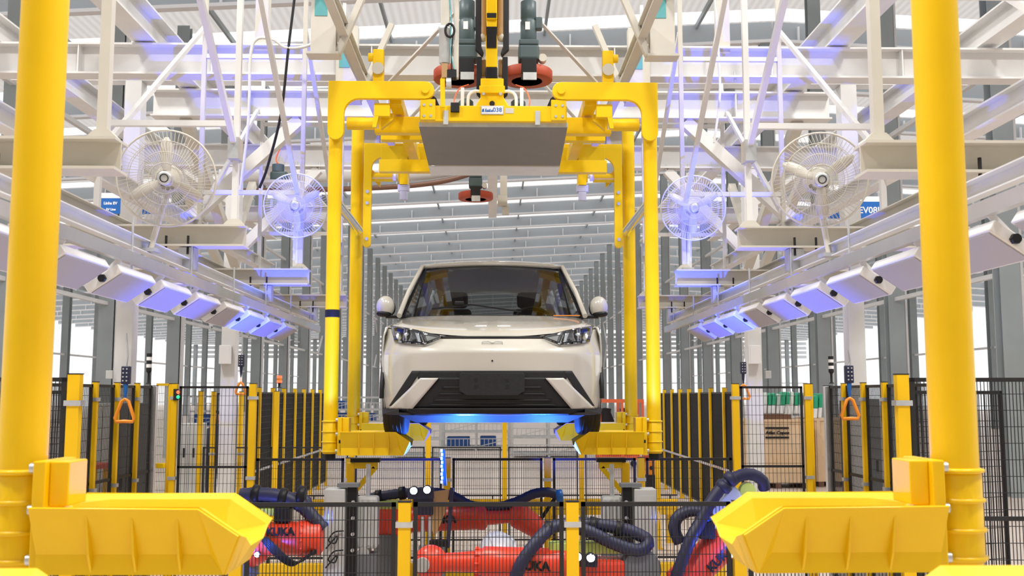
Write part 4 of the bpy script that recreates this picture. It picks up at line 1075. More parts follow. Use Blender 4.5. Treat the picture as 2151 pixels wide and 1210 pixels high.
HT = 2.20
Y1 = 6.5
f1 = thing('safety_fence', 'low black mesh fence with yellow posts nearest the camera in front of the robots', 'fence', (0, Y1, 0), 'safety fences')
px1 = [154, 503, 852, 1201, 1548, 1897]
for i, p in enumerate(px1):
    tall = i in (0, 5)
    post(f1, gx(p, Y1), Y1, HT if tall else 1.407, 0.078, 0.06, clamps=((1.27, 2.02) if tall else (1.27,)))
for a, b in zip(px1[:-1], px1[1:]):
    panel(f1, (gx(a, Y1)+0.055, Y1), (gx(b, Y1)-0.055, Y1), 0.12, 1.405, t=0.026)
for sx, lab in ((-1, 'left'), (1, 'right')):
    f = thing('safety_fence', 'tall dark mesh fence at the far %s beyond the thick yellow column' % lab, 'fence', (sx*3.4, Y1, 0), 'safety fences')
    x0 = gx(px1[0 if sx < 0 else 5], Y1)
    for k in range(1, 4): post(f, x0+sx*1.06*k, Y1-0.05*k, HT+0.04*k*0, 0.078, 0.06, clamps=(1.27, 2.02))
    for k in range(3):
        panel(f, (x0+sx*(1.06*k+0.055), Y1-0.05*k), (x0+sx*(1.06*(k+1)-0.055), Y1-0.05*(k+1)), 0.12, HT-0.02, mid=1.30, t=0.026)
        if k < 2: panel(f, (x0+sx*(1.06*k+0.10), Y1+0.35), (x0+sx*(1.06*(k+1)-0.1), Y1+0.65), 0.12, HT-0.1, t=0.02)

Y2 = 11.0
f2 = thing('safety_fence', 'low black mesh fence with yellow posts behind the robots under the car', 'fence', (0, Y2, 0), 'safety fences')
px2 = [530, 735, 940, 1150, 1345, 1546]
for i, p in enumerate(px2):
    tall = i in (0, 5)
    post(f2, gx(p, Y2), Y2, 2.19 if tall else 1.407, 0.072, 0.06, clamps=((1.20, 2.04) if tall else (1.18,)))
for a, b in zip(px2[:-1], px2[1:]):
    panel(f2, (gx(a, Y2)+0.055, Y2), (gx(b, Y2)-0.055, Y2), 0.12, 1.405, t=0.026, wire=0.0036)
for sx, pa, pb, lab in ((-1, 365, 530, 'left'), (1, 1697, 1546, 'right')):
    f = thing('safety_fence', 'tall mesh gate panel facing the camera at the %s of the station' % lab, 'fence', (gx(pa, Y2), Y2, 0), 'safety fences')
    xa, xb = gx(pa, Y2), gx(pb, Y2)
    post(f, xa, Y2, 2.19, 0.06, 0.06, clamps=(1.20, 2.04))
    post(f, xa - sx*-0.075, Y2+0.1, 2.19, 0.03, 0.05, clamps=())
    lo, hi = sorted((xa, xb)); panel(f, (lo+0.05, Y2), (hi-0.05, Y2), 0.12, 2.165, mid=1.315, t=0.024, sv=0.04, wire=0.0038)
    # side run of darkly meshed panels along the line
    g = thing('safety_fence', 'tall side fence of dark mesh panels seen edge-on at the %s of the line' % lab, 'fence', (sx*3.68, 10.3, 0), 'safety fences')
    ysd = [8.3, 9.0, 9.6, 10.15, 10.72]
    for y in ysd: post(g, sx*3.68, y, 2.19, 0.05, 0.05, clamps=(1.2, 2.03))
    post(g, sx*3.68, 11.25, 2.17, 0.075, 0.06, m='alu', clamps=())
    ya = ysd + [11.25]
    for a, b in zip(ya[:-1], ya[1:]): panel(g, (sx*3.70, a+0.04), (sx*3.70, b-0.04), 0.12, 2.17, mid=1.26, t=0.028, sv=0.02, wire=0.004)
    # far row of dark mesh panels
    q = thing('safety_fence', 'long receding row of black mesh panels with yellow posts beyond the %s carrier column' % lab, 'fence', (sx*3.83, 20, 0), 'safety fences')
    yr = [16.2, 16.95, 18.0, 18.95, 20.0, 20.95, 21.9, 22.9, 23.9]
    for y in yr: post(q, sx*3.83, y, 2.19, 0.07, 0.06, clamps=())
    for a, b in zip(yr[:-1], yr[1:]): panel(q, (sx*3.84, a+0.05), (sx*3.84, b-0.05), 0.10, 2.12, t=0.03, sv=0.022, wire=0.0065)
    MB().bar((sx*3.80, 16.2, 0.86), (sx*3.80, 24, 0.86), 0.02, 0.04).build('guide_rail', 'alu', q)
Y3 = 14.1
f3 = thing('safety_fence', 'distant mesh fence with tall yellow posts seen below the car', 'fence', (0, Y3, 0), 'safety fences')
px3 = [420, 580, 740, 900, 1060, 1221, 1380]
for p in px3: post(f3, gx(p, Y3), Y3, 2.12, 0.065, 0.05, clamps=())
for a, b in zip(px3[:-1], px3[1:]):
    panel(f3, (gx(a, Y3)+0.05, Y3), (gx(b, Y3)-0.05, Y3), 0.12, 1.37, t=0.018, sv=0.03, wire=0.003)
f4 = thing('safety_fence', 'narrow mesh panel with one yellow post behind the left gate', 'fence', (gx(447, 15.5), 15.5, 0), 'safety fences')
for p in (447, 505): post(f4, gx(p, 15.5), 15.5, 2.12, 0.065, 0.05, clamps=(1.2,))
panel(f4, (gx(447, 15.5)+0.05, 15.5), (gx(505, 15.5)-0.05, 15.5), 0.12, 2.10, mid=1.0, t=0.022, sv=0.05)
# yellow guard beams near the floor
for y, z0, z1, lab, xw in ((14.6, 0.40, 0.62, 'beyond the rear fence', 2.6), (10.3, 0.28, 0.43, 'just behind the robots', 2.3)):
    g = thing('guard_beam', 'low yellow guard beam ' + lab, 'barrier', (0, y, 0), 'yellow guard beams')
    MB().box(-xw, xw, y-0.04, y+0.04, z0, z1).build('beam', 'yellow_post', g, bevel=0.01)
    for x in (-xw+0.1, -xw/3, xw/3, xw-0.1): MB().box(x-0.05, x+0.05, y+0.041, y+0.12, 0, z1-0.02).build('leg', 'yellow_post', g)
    MB().box(-xw, xw, y-0.015, y+0.015, z1+0.04, z1+0.06).build('dark_rail', 'blackframe', g)
    for x in (-xw+0.1, 0, xw-0.1): MB().box(x-0.01, x+0.01, y-0.01, y+0.01, z1, z1+0.042).build('rail_stud', 'blackframe', g)

# ================================================================ PENDANT CONTROLS, BEACONS, SIGNS
def pendant(px, ptop, pybox, pyh0, pyh1, Y, label, s=1.0, big=True):
    c = at(px, pybox, Y); top = at(px, ptop, Y); hz0 = at(px, pyh0, Y).z; hz1 = at(px, pyh1, Y).z
    t = thing('pendant_control', label, 'control', (c.x, Y, hz1), 'hanging pendant controls')
    MB().tube(smooth_path([top, top.lerp(c, 0.5) + V(0.012*s, 0, 0), c + V(0, 0, 0.07*s)], 6), 0.009*s, 6).build('cable', 'galv', t)
    b = MB().box(c.x-0.037*s, c.x+0.037*s, Y-0.03, Y+0.03, c.z-0.085*s, c.z+0.075*s).build('button_box', 'navy', t, bevel=0.008)
    for i in (-1, 1):
        for k in range(4): MB().cyl((c.x+i*0.016*s, Y-0.036, c.z+0.05*s-0.035*s*k), (c.x+i*0.016*s, Y-0.03, c.z+0.05*s-0.035*s*k), 0.007*s, 8).build('button', 'cab', b)
    MB().lathe([(0.022*s, 0), (0.018*s, -0.06*s), (0.010*s, -0.12*s), (0.006*s, -0.14*s)], (c.x, Y, c.z-0.085*s), Z, 12).build('cable_gland', 'signblue' if big else 'navy', t)
    MB().cyl((c.x, Y, c.z-0.22*s), (c.x, Y, hz0), 0.004*s, 6).build('cord', 'orange', t)
    hw = (hz0-hz1)*0.42
    k = [V(c.x, Y, hz0), V(c.x-hw*0.35, Y, hz0-0.02*s), V(c.x-hw, Y, hz1+0.03*s), V(c.x-hw*0.85, Y, hz1), V(c.x, Y, hz1+0.004), V(c.x+hw*0.85, Y, hz1), V(c.x+hw, Y, hz1+0.03*s), V(c.x+hw*0.35, Y, hz0-0.02*s)]
    MB().tube(k, 0.016*s, 8, closed=True).build('handle', 'orange', t)
    return t
pendant(265, 700, 787, 838, 886, 9.25, 'blue pendant control with orange triangle handle by the left white column')
pendant(507, 690, 757, 803, 828, 12.9, 'small black pendant control with orange handle beside the left rear column', 0.95, False)
pendant(1783, 735, 785, 836, 880, 9.3, 'blue pendant control with orange triangle handle at the right side fence')
pendant(1561, 720, 772, 808, 838, 12.9, 'small black pendant control with orange handle beside the right rear column', 0.95, False)
def beacon(px, py0, py1, Y, label, ms, w=0.03):
    zb, zt = at(px, py1, Y).z, at(px, py0, Y).z; x = at(px, py0, Y).x
    t = thing('signal_beacon', label, 'beacon', (x, Y, zb), 'signal beacons')
    MB().lathe([(w*0.9, 0), (w*0.35, 0.02), (w*0.35, (zt-zb)*0.35), (w*0.8, (zt-zb)*0.42)], (x, Y, zb), Z, 14).build('stem', 'dark', t)
    z = zb + (zt-zb)*0.42; h = (zt-zb)*0.58/len(ms)
    for m in ms:
        MB().cyl((x, Y, z), (x, Y, z+h*0.94), w*0.8, 16).build('lens_ring', m, t); z += h
beacon(314, 742, 807, 11.25, 'black and white striped signal beacon on the left fence post', ('dark', 'signwhite', 'dark', 'signwhite', 'dark'), 0.036)
beacon(1745, 748, 806, 11.25, 'black and white striped signal beacon on the right fence post', ('dark', 'signwhite', 'dark', 'signwhite', 'dark'), 0.036)
beacon(587, 789, 815, 19.0, 'glowing red signal beacon above the left row of black panels', ('redled', 'orange', 'redled'), 0.06)
t = thing('gate_lamp', 'small red and green lamp pair on the left gate post', 'lamp', at(373, 830, 10.95))
for py, m in ((824, 'redled'), (834, 'greenled')):
    p = at(374, py, 10.93); MB().ball(p, 0.018, 10, 8).build('lamp_lens', m, t)
p = at(368, 829, 10.95); MB().box(p.x-0.02, p.x+0.03, 10.95, 10.97, p.z-0.06, p.z+0.06).build('lamp_plate', 'blackframe', t)

def sign(px0, px1, py0, py1, Y, lines, label, bar):
    a = at(px0, py1, Y); b = at(px1, py0, Y)
    t = thing('hanging_sign', label, 'sign', ((a.x+b.x)/2, Y, a.z))
    s = MB().box(a.x, b.x, Y-0.01, Y+0.01, a.z, b.z).build('sign_board', 'signblue', t)
    MB().box(a.x, b.x, Y-0.0105, Y+0.0105, b.z+0.0005, b.z+bar).build('header_strip', 'signwhite', t)
    for x in (a.x+0.08, b.x-0.08): MB().cyl((x, Y, b.z+bar), (x, Y, ZB+0.0), 0.008, 6).build('hanger_rod', 'galv', t)
    for txt, size, cx_, cy_ in lines:
        p = at(cx_, cy_, Y-0.013); text_mb(txt, size, (p.x, Y-0.013, p.z), X, Z, 0.002, 0.002).build('lettering', 'signwhite', t)
sign(206, 332, 417, 449, 13.3, (('Linha EV', 0.05, 232, 427), ('EV Line', 0.040, 233, 440)), 'blue hanging sign reading Linha EV at upper left', 0.07)
sign(1740, 1858, 424, 459, 13.3, (('EV08L', 0.12, 1828, 442),), 'blue hanging sign reading EV08L at upper right', 0.07)
# loose cables
o = MB().tube(smooth_path([at(622, -30, 8.6), at(606, 100, 8.6), at(590, 240, 8.6), at(562, 350, 8.6), at(545, 395, 8.6)], 6), 0.012, 6).build('cable', 'black'); tag(o, 'black cable hanging slantwise beside the left fan', 'cable')
o = MB().tube(smooth_path([at(598, 255, 13.2), at(592, 300, 13.2), at(580, 335, 13.2), at(592, 350, 13.2)], 6), 0.010, 6).build('cable', 'orangecable'); tag(o, 'thin orange cable hanging above the left blue fan', 'cable')
o = MB().tube(smooth_path([at(1500, 300, 9.3), at(1512, 200, 9.3), at(1508, 90, 9.3), at(1500, -20, 9.3)], 6), 0.012, 6).build('conduit', 'white'); tag(o, 'thin white conduit running up beside the right blue fan', 'conduit')
o = MB().tube(smooth_path([at(505, 400, 8.6), at(522, 250, 8.6), at(526, 120, 8.6), at(540, 82, 8.6), at(575, 84, 8.6), at(600, 100, 8.6), at(640, 98, 8.6), at(680, 80, 8.6)], 8), 0.013, 6).build('conduit', 'white'); tag(o, 'bent white conduit between the left hanger tubes', 'conduit')
mt = thing('track_motor', 'small dark teal motor on the beam above the left blue fan', 'motor', at(588, 372, 13.2))
p = at(588, 366, 13.2); MB().box(p.x-0.11, p.x+0.11, 13.1, 13.28, p.z-0.10, p.z+0.02).build('motor_body', 'teal', mt, bevel=0.02)
MB().cyl((p.x-0.02, 13.18, p.z+0.02), (p.x-0.02, 13.18, p.z+0.12), 0.08, 16).build('fan_cover', 'teal', mt)
MB().box(p.x-0.2, p.x+0.2, 13.05, 13.3, p.z-0.14, p.z-0.101).build('mount_plate', 'cream', mt)
# ================================================================ ROBOTS
def ring(mb, p, d, r, w): mb.cyl(p, Vector(p)+Vector(d).normalized()*w, r, 24)
def letters(txt, size, p, u, v, parent, bold=0.004):
    text_mb(txt, size, p, u, v, 0.003, bold).build('lettering', 'black', parent)
def rbase(t, x, y, h, m='red'):
    b = MB().lathe([(0.14, 0), (0.14, 0.05), (0.12, 0.07), (0.11, h-0.12), (0.13, h-0.1), (0.13, h)], (x, y, 0), Z, 28).build('pedestal', 'cab' if m != 'red' else 'dcab', t)
    return b
hr = 0.043
# --- robot lying across the middle, nearest the fence
Ya = 7.25
ra = thing('robot_arm', 'red robot arm stretched across the middle, nearest the fence, dark hose arched over it', 'robot', (1.0, Ya, 0), 'red industrial robots')
A = lambda x, y, d=0: at(x, y, Ya+d)
rbase(ra, A(1345, 1200).x, Ya+0.12, A(1345, 1210).z)
c = A(1345, 1195); MB().lathe([(0.13, -0.16), (0.14, -0.14), (0.14, 0.14), (0.12, 0.17)], (c.x, Ya+0.1, c.z), (0, 1, 0), 28).build('shoulder', 'dcab', ra)
w0 = A(905, 1181); MB().ball(w0, 0.118, 28, 18, sc=(0.98, 0.9, 1.0)).build('wrist', 'red', ra)
MB().cyl(w0 + V(-0.05, -0.10, 0), w0 + V(-0.05, -0.14, 0), 0.05, 18).build('tool_flange', 'galv', ra)
p1 = A(930, 1181); p2 = A(1000, 1180)
MB().tube([p1, p1.lerp(p2, .5), p2], [0.062, 0.066, 0.075], 24).build('forearm_neck', 'red', ra)
p3 = A(1012, 1180); p4 = A(1210, 1187)
fo = MB().lathe([(0.080, -0.05), (0.092, -0.04), (0.092, 0.0), (0.105, 0.01), (0.108, 0.3), (0.110, (p4-p3).length), (0.09, (p4-p3).length+0.02)], p3, p4-p3, 28).build('forearm', 'red', ra)
mb = MB()
for i in range(10):
    a = 2*math.pi*i/10; d = (p4-p3).normalized(); u = d.cross(Z).normalized(); w_ = u.cross(d)
    q = p3 - d*0.02 + (u*math.cos(a)+w_*math.sin(a))*0.094; mb.cyl(q, q - d*0.03, 0.008, 6)
mb.build('flange_bolts', 'red', fo)
e = A(1262, 1190); MB().box(e.x-0.19, e.x+0.16, Ya-0.10, Ya+0.12, e.z-0.12, e.z+0.055).build('elbow_housing', 'red', ra, bevel=0.03)
k = A(1120, 1190, -0.115); letters('KUKA', 0.085, (k.x, Ya-0.113, k.z), (p4-p3), Z, fo)
lb = A(1225, 1148); MB().box(lb.x-0.24, lb.x+0.30, Ya-0.04, Ya+0.08, lb.z-0.045, lb.z+0.03).build('label_box', 'lime', ra, bevel=0.006)
mb = MB(); hose(mb, [A(1082, 1215, -0.14), A(1097, 1180, -0.15), A(1130, 1135, -0.12), A(1160, 1108, -0.05), A(1210, 1100, 0), A(1270, 1104, 0), A(1330, 1118, 0), A(1362, 1138, -0.03), A(1340, 1156, -0.06), A(1290, 1142, -0.06), A(1240, 1118, -0.06), A(1215, 1110, -0.05)], hr)
mb.build('hose', 'navy', ra)
for x, y, d in ((1150, 1112, -0.05), (1245, 1104, 0), (1300, 1112, 0)):
    q = A(x, y, d); MB().lathe([(hr*1.05, -0.03), (hr*1.4, -0.025), (hr*1.4, 0.025), (hr*1.05, 0.03)], q, (0.95, 0, -0.2), 16).build('hose_clamp', 'black', ra)
def blue_lamp(t, pts, Y, host):
    for x, y in pts:
        q = at(x, y, Y)
        b = MB().lathe([(0.030, 0.05), (0.034, 0.04), (0.034, 0.0), (0.028, -0.002)], q, Yv, 18).build('lamp_body', 'black', t)
        MB().lathe([(0.027, -0.004), (0.022, -0.010), (0.0, -0.013)], q, Yv, 18).build('lamp_lens', 'ledwhite', t)
    a = at(*pts[0], Y); b = at(*pts[-1], Y); 
    MB().bar(a + V(-0.05, 0.06, -0.03), b + V(0.05, 0.06, -0.03), 0.03, 0.08).build('bracket', 'navy', t)
lp = thing('inspection_lamp', 'pair of bright blue-white lamps on the front robot arm', 'lamp', at(1227, 1171, 7.05), 'blue work lamps')
blue_lamp(lp, [(1213, 1170), (1241, 1172)], 7.08, None)

# --- robot behind, reaching right with bent wrist
Yb = 8.75
rb = thing('robot_arm', 'red robot arm behind, reaching right with its wrist bent down', 'robot', (at(800, 1100, Yb).x, Yb, 0), 'red industrial robots')
B = lambda x, y, d=0: at(x, y, Yb+d)
rbase(rb, B(815, 1100).x, Yb, B(800, 1120).z)
MB().box(B(770, 1100).x, B(865, 1100).x, Yb-0.10, Yb+0.14, B(800, 1126).z, B(800, 1068).z).build('elbow_housing', 'red', rb, bevel=0.03)
MB().box(B(755, 1100).x, B(840, 1100).x, Yb-0.06, Yb+0.08, B(800, 1072).z, B(800, 1052).z).build('label_box', 'lime', rb, bevel=0.006)
q0 = B(850, 1092); q1 = B(1018, 1086)
fo = MB().lathe([(0.09, 0), (0.105, 0.02), (0.100, (q1-q0).length-0.06), (0.108, (q1-q0).length-0.05), (0.108, (q1-q0).length), (0.08, (q1-q0).length+0.02)], q0, q1-q0, 28).build('forearm', 'red', rb)
kk = B(930, 1089); letters('KUKA', 0.085, (kk.x, Yb-0.112, kk.z), (q1-q0), Z, fo)
q2 = B(1075, 1084); MB().tube([q1, q1.lerp(q2, .5), q2], [0.070, 0.062, 0.056], 22).build('forearm_neck', 'red', rb)
q3 = B(1092, 1084); MB().ball(q3, 0.115, 24, 16, sc=(0.9, 0.8, 1.0)).build('wrist', 'red', rb)
q4 = B(1132, 1112); MB().tube([q3, q3.lerp(q4, .5), q4], [0.105, 0.098, 0.085], 22).build('hand_axis', 'red', rb)
MB().cyl(q4, q4 + (q4-q3).normalized()*0.04, 0.06, 18).build('tool_flange', 'galv', rb)
mb = MB(); hose(mb, [B(770, 1048, 0.1), B(800, 1042), B(850, 1036), B(905, 1034), B(950, 1042), B(990, 1062), B(1040, 1066), B(1085, 1054), B(1120, 1038), B(1150, 1034), B(1172, 1040)], 0.040)
mb.build('hose', 'navy', rb)
for x, y in ((795, 1043), (845, 1036), (1175, 1042)):
    q = B(x, y); MB().lathe([(0.042, -0.03), (0.055, -0.025), (0.055, 0.025), (0.042, 0.03)], q, (1, 0, 0.1), 16).build('hose_clamp', 'black' if x < 1000 else 'signblue', rb)
q = B(1167, 1044); MB().bar(q, B(1130, 1100), 0.02, 0.03).build('cable_arm', 'black', rb)
# --- tool column with blue light strip
Yt = 8.2
tl = thing('light_tool', 'upright black tool with a glowing blue light strip in front of the rear robot', 'tool', (at(925, 1150, Yt).x, Yt, at(925, 1165, Yt).z))
Tp = lambda x, y, d=0: at(x, y, Yt+d)
MB().prism([Tp(901, 1034), Tp(944, 1028), Tp(938, 1070), Tp(914, 1128), (Tp(905, 1110))], (0, 0.012, 0)).build('guard_plate', 'tan', tl)
MB().bar(Tp(949, 1025, 0.02), Tp(941, 1150, 0.02), 0.03, 0.07).build('tool_body', 'navy', tl, bevel=0.006)
MB().bar(Tp(935, 1020, 0.01), Tp(931, 945, 0.01), 0.025, 0.03).build('light_bar', 'signblue', tl)
for i in range(9):
    q = Tp(929 - (0 if i % 2 else 1), 1012 - i*8.2); MB().box(q.x-0.009, q.x+0.007, Yt-0.025, Yt-0.010, q.z-0.011, q.z+0.011).build('led', 'ledblue', tl)
MB().box(Tp(868, 1070).x, Tp(910, 1070).x, Yt-0.02, Yt+0.08, Tp(880, 1082).z, Tp(880, 1042).z).build('valve_block', 'navy', tl, bevel=0.008)
for x in (872, 888, 903): MB().cyl(Tp(x, 1085), Tp(x, 1150), 0.016, 10).build('guide_rod', 'galv', tl)
MB().bar(Tp(902, 1150), Tp(940, 1150), 0.06, 0.12).build('foot', 'black', tl, bevel=0.006)
MB().box(Tp(880, 1150).x, Tp(935, 1150).x, Yt-0.03, Yt+0.1, 0, Tp(900, 1148).z).build('stand', 'dcab', tl)
lp = thing('inspection_lamp', 'pair of bright blue-white lamps beside the upright light strip', 'lamp', at(882, 1029, 8.1), 'blue work lamps')
blue_lamp(lp, [(869, 1031), (897, 1029)], 8.05, None)

# --- left robot, thick arm ending at the grey cabinet
Yc = 7.3
rc = thing('robot_arm', 'thick red robot arm at the left behind the wheel tray', 'robot', (at(520, 1150, Yc).x, Yc, 0), 'red industrial robots')
C = lambda x, y, d=0: at(x, y, Yc+d)
rbase(rc, C(500, 1150).x, Yc+0.05, C(500, 1180).z)
c0 = C(515, 1133); c1 = C(655, 1131)
fo = MB().lathe([(0.10, 0), (0.118, 0.02), (0.118, (c1-c0).length-0.10), (0.125, (c1-c0).length-0.09), (0.125, (c1-c0).length-0.02), (0.112, (c1-c0).length-0.01), (0.112, (c1-c0).length+0.06), (0.09, (c1-c0).length+0.075)], c0, c1-c0, 30).build('forearm', 'red', rc)
mb = MB(); d = (c1-c0).normalized(); u = d.cross(Z).normalized(); w_ = u.cross(d)
for i in range(14):
    a = 2*math.pi*i/14; q = c1 - d*0.055 + (u*math.cos(a)+w_*math.sin(a))*0.124; mb.ball(q, 0.010, 6, 4)
mb.build('flange_bolts', 'red', fo)
k = C(588, 1118, -0.13); letters('KUKA', 0.072, (k.x, Yc-0.122, k.z), (c1-c0), Z, fo)
MB().ball(C(530, 1150), 0.13, 22, 14).build('elbow', 'red', rc)
MB().box(C(528, 1080).x, C(585, 1080).x, Yc-0.03, Yc+0.09, C(560, 1083).z, C(560, 1068).z).build('label_box', 'lime', rc, bevel=0.006)
MB().box(C(578, 1080).x, C(612, 1080).x, Yc-0.06, Yc+0.06, C(560, 1096).z, C(560, 1064).z).build('hose_bracket', 'black', rc, bevel=0.01)
mb = MB(); hose(mb, [C(505, 1040), C(540, 1038), C(580, 1041), C(612, 1050), C(640, 1068), C(660, 1090), C(680, 1112)], 0.046); mb.build('hose', 'navy', rc)
mb = MB(); hose(mb, [C(520, 1054, 0.1), C(570, 1056, 0.1), C(620, 1046, 0.1), C(640, 1050, 0.1), C(648, 1066, 0.1)], 0.040); mb.build('hose', 'navy', rc)
for x, y in ((537, 1038), (595, 1045), (633, 1040)):
    q = C(x, y); MB().lathe([(0.048, -0.03), (0.066, -0.02), (0.066, 0.02), (0.048, 0.03)], q, (1, 0, -0.15), 18).build('hose_clamp', 'black', rc)
mb = MB()
for i in range(6):
    mb.tube(smooth_path([C(545+3*i, 1128, -0.14), C(570+8*i, 1160+3*i, -0.15), C(610+5*i, 1188-2*i, -0.13), C(640+4*i, 1172-3*i, -0.1), C(668, 1160, -0.05)], 6), 0.007, 6)
mb.build('cable_bundle', 'black', rc)['kind'] = 'stuff'

# --- right robot, arm slanting up behind the right wheel tray
Yd = 7.35
rd = thing('robot_arm', 'red robot arm slanting up behind the right wheel tray, under looped hoses', 'robot', (at(1440, 1210, Yd).x, Yd, 0), 'red industrial robots')
D = lambda x, y, d=0: at(x, y, Yd+d)
rbase(rd, D(1425, 1210).x, Yd+0.1, D(1425, 1225).z)
d0 = D(1432, 1225); d1 = D(1560, 1098)
fo = MB().lathe([(0.10, -0.05), (0.125, -0.03), (0.125, 0.05), (0.118, 0.06), (0.122, (d1-d0).length-0.1), (0.13, (d1-d0).length-0.09), (0.13, (d1-d0).length), (0.09, (d1-d0).length+0.04)], d0, d1-d0, 30).build('forearm', 'red', rd)
u = (d1-d0).normalized(); v = Vector((-u.z, 0, u.x)); k = D(1505, 1168); letters('KUKA', 0.082, (k.x, Yd-0.127, k.z), u, v, fo)
mb = MB(); d = u; uu = d.cross(Yv).normalized(); w_ = uu.cross(d)
for i in range(12):
    a = 2*math.pi*i/12; q = d1 - d*0.045 + (uu*math.cos(a)+w_*math.sin(a))*0.13; mb.ball(q, 0.011, 6, 4)
mb.build('flange_bolts', 'red', fo)
e0 = D(1478, 1118); e1 = D(1556, 1035)
MB().bar(e0 + v*0.02, e1 + v*0.02, 0.12, 0.09, Yv).build('cover_box', 'paleg', rd, bevel=0.012)
MB().bar(e0 - v*0.032 + V(0, -0.02, 0), e1 - v*0.032 + V(0, -0.02, 0), 0.11, 0.035, Yv).build('label_box', 'lime', rd, bevel=0.006)
q = D(1568, 1030); MB().lathe([(0.055, -0.05), (0.06, 0), (0.045, 0.03)], q, (0, 1, 0), 18).build('joint_cap', 'lime', rd)
mb = MB(); hose(mb, [D(1415, 1225, -0.15), D(1432, 1180, -0.16), D(1452, 1130, -0.15), D(1470, 1098, -0.12), D(1490, 1060, -0.10), D(1515, 1025, -0.08), D(1545, 1003, -0.05), D(1575, 996, -0.02), D(1600, 1008, 0), D(1606, 1028, 0.02)], 0.041); mb.build('hose', 'navy', rd)
mb = MB(); hose(mb, [D(1428, 1140, -0.06), D(1416, 1110, -0.06), D(1425, 1085, -0.06), D(1450, 1073, -0.06), D(1475, 1076, -0.08), D(1490, 1090, -0.1)], 0.041); mb.build('hose', 'navy', rd)
for x, y, ax in ((1535, 1006, (0.7, 0, 0.6)), (1478, 1082, (0.5, 0, 0.8)), (1520, 1022, (0.6, 0, 0.7))):
    q = D(x, y, -0.08); MB().lathe([(0.044, -0.03), (0.058, -0.02), (0.058, 0.02), (0.044, 0.03)], q, ax, 18).build('hose_clamp', 'signblue' if x < 1500 else 'navy', rd)
MB().box(D(1462, 1110).x, D(1495, 1110).x, Yd-0.12, Yd-0.02, D(1480, 1128).z, D(1480, 1092).z).build('hose_bracket', 'black', rd, bevel=0.01)
for sx_, lpx, lbl in ((1, 1537, 'right'), (-1, 540, 'left')):
    lp = thing('inspection_lamp', 'single small blue lamp at the edge of the %s wheel tray' % lbl, 'lamp', at(lpx, 1165, 7.2), 'blue work lamps')
    q = at(lpx, 1165, 7.15); MB().lathe([(0.016, 0.03), (0.02, 0.02), (0.02, 0)], q, Yv, 14).build('lamp_body', 'navy', lp); MB().ball(q - V(0, 0.008, 0), 0.017, 12, 8).build('lamp_lens', 'ledwhite', lp)
    MB().bar(q + V(0, 0.03, 0), q + V(0, 0.25, 0.03), 0.02, 0.02).build('bracket', 'navy', lp)

# --- added blue spots with no fixture of their own
def spot(loc, target, power, col, ang=110, size=0.05, blend=0.3):
    l = bpy.data.lights.new('added_blue_light', 'SPOT'); l.energy = power; l.color = col; l.spot_size = R(ang); l.spot_blend = blend; l.shadow_soft_size = size
    o = bpy.data.objects.new('added_blue_light', l); COL.objects.link(o); o.location = loc
    o.rotation_euler = (Vector(target)-Vector(loc)).to_track_quat('-Z', 'Y').to_euler()
BL = (0.13, 0.22, 1.0)
# under the car
spot((-0.25, 8.75, H-0.75), (-0.2, 8.35, H), 190, (0.03, 0.16, 1.0), 120)
spot((0.45, 8.75, H-0.75), (0.35, 8.35, H), 170, (0.03, 0.16, 1.0), 120)
# added spots aimed at fans, beams, panel lamps and tray tips on both sides
BL = (0.03, 0.08, 1.0)
for sx in (-1, 1):
    src = Vector((sx*1.0, 6.72, H-0.78))
    spot(src, (sx*1.85, 8.9, H+1.30), 1000, BL, 37, 0.02, 0.3)
    spot(src, (sx*1.93, 6.3, H+0.60), 190, BL, 52, 0.02, 0.5)
    spot(src, (sx*0.80, 3.0, H-0.35), 70, BL, 30, 0.02, 0.5)
    spot((sx*0.35, 9.3, H-0.9), (sx*0.95, 10.6, H-0.2), 220, BL, 60, 0.02, 0.5)
for sx in (-1, 1):      # the small single lamps at the tray edges
    l = bpy.data.lights.new('small_lamp_light', 'POINT'); l.energy = 6; l.color = (0.04, 0.12, 1.0); l.shadow_soft_size = 0.02
    o = bpy.data.objects.new('small_lamp_light', l); COL.objects.link(o); o.location = at(1540 if sx > 0 else 538, 1160, 7.08)
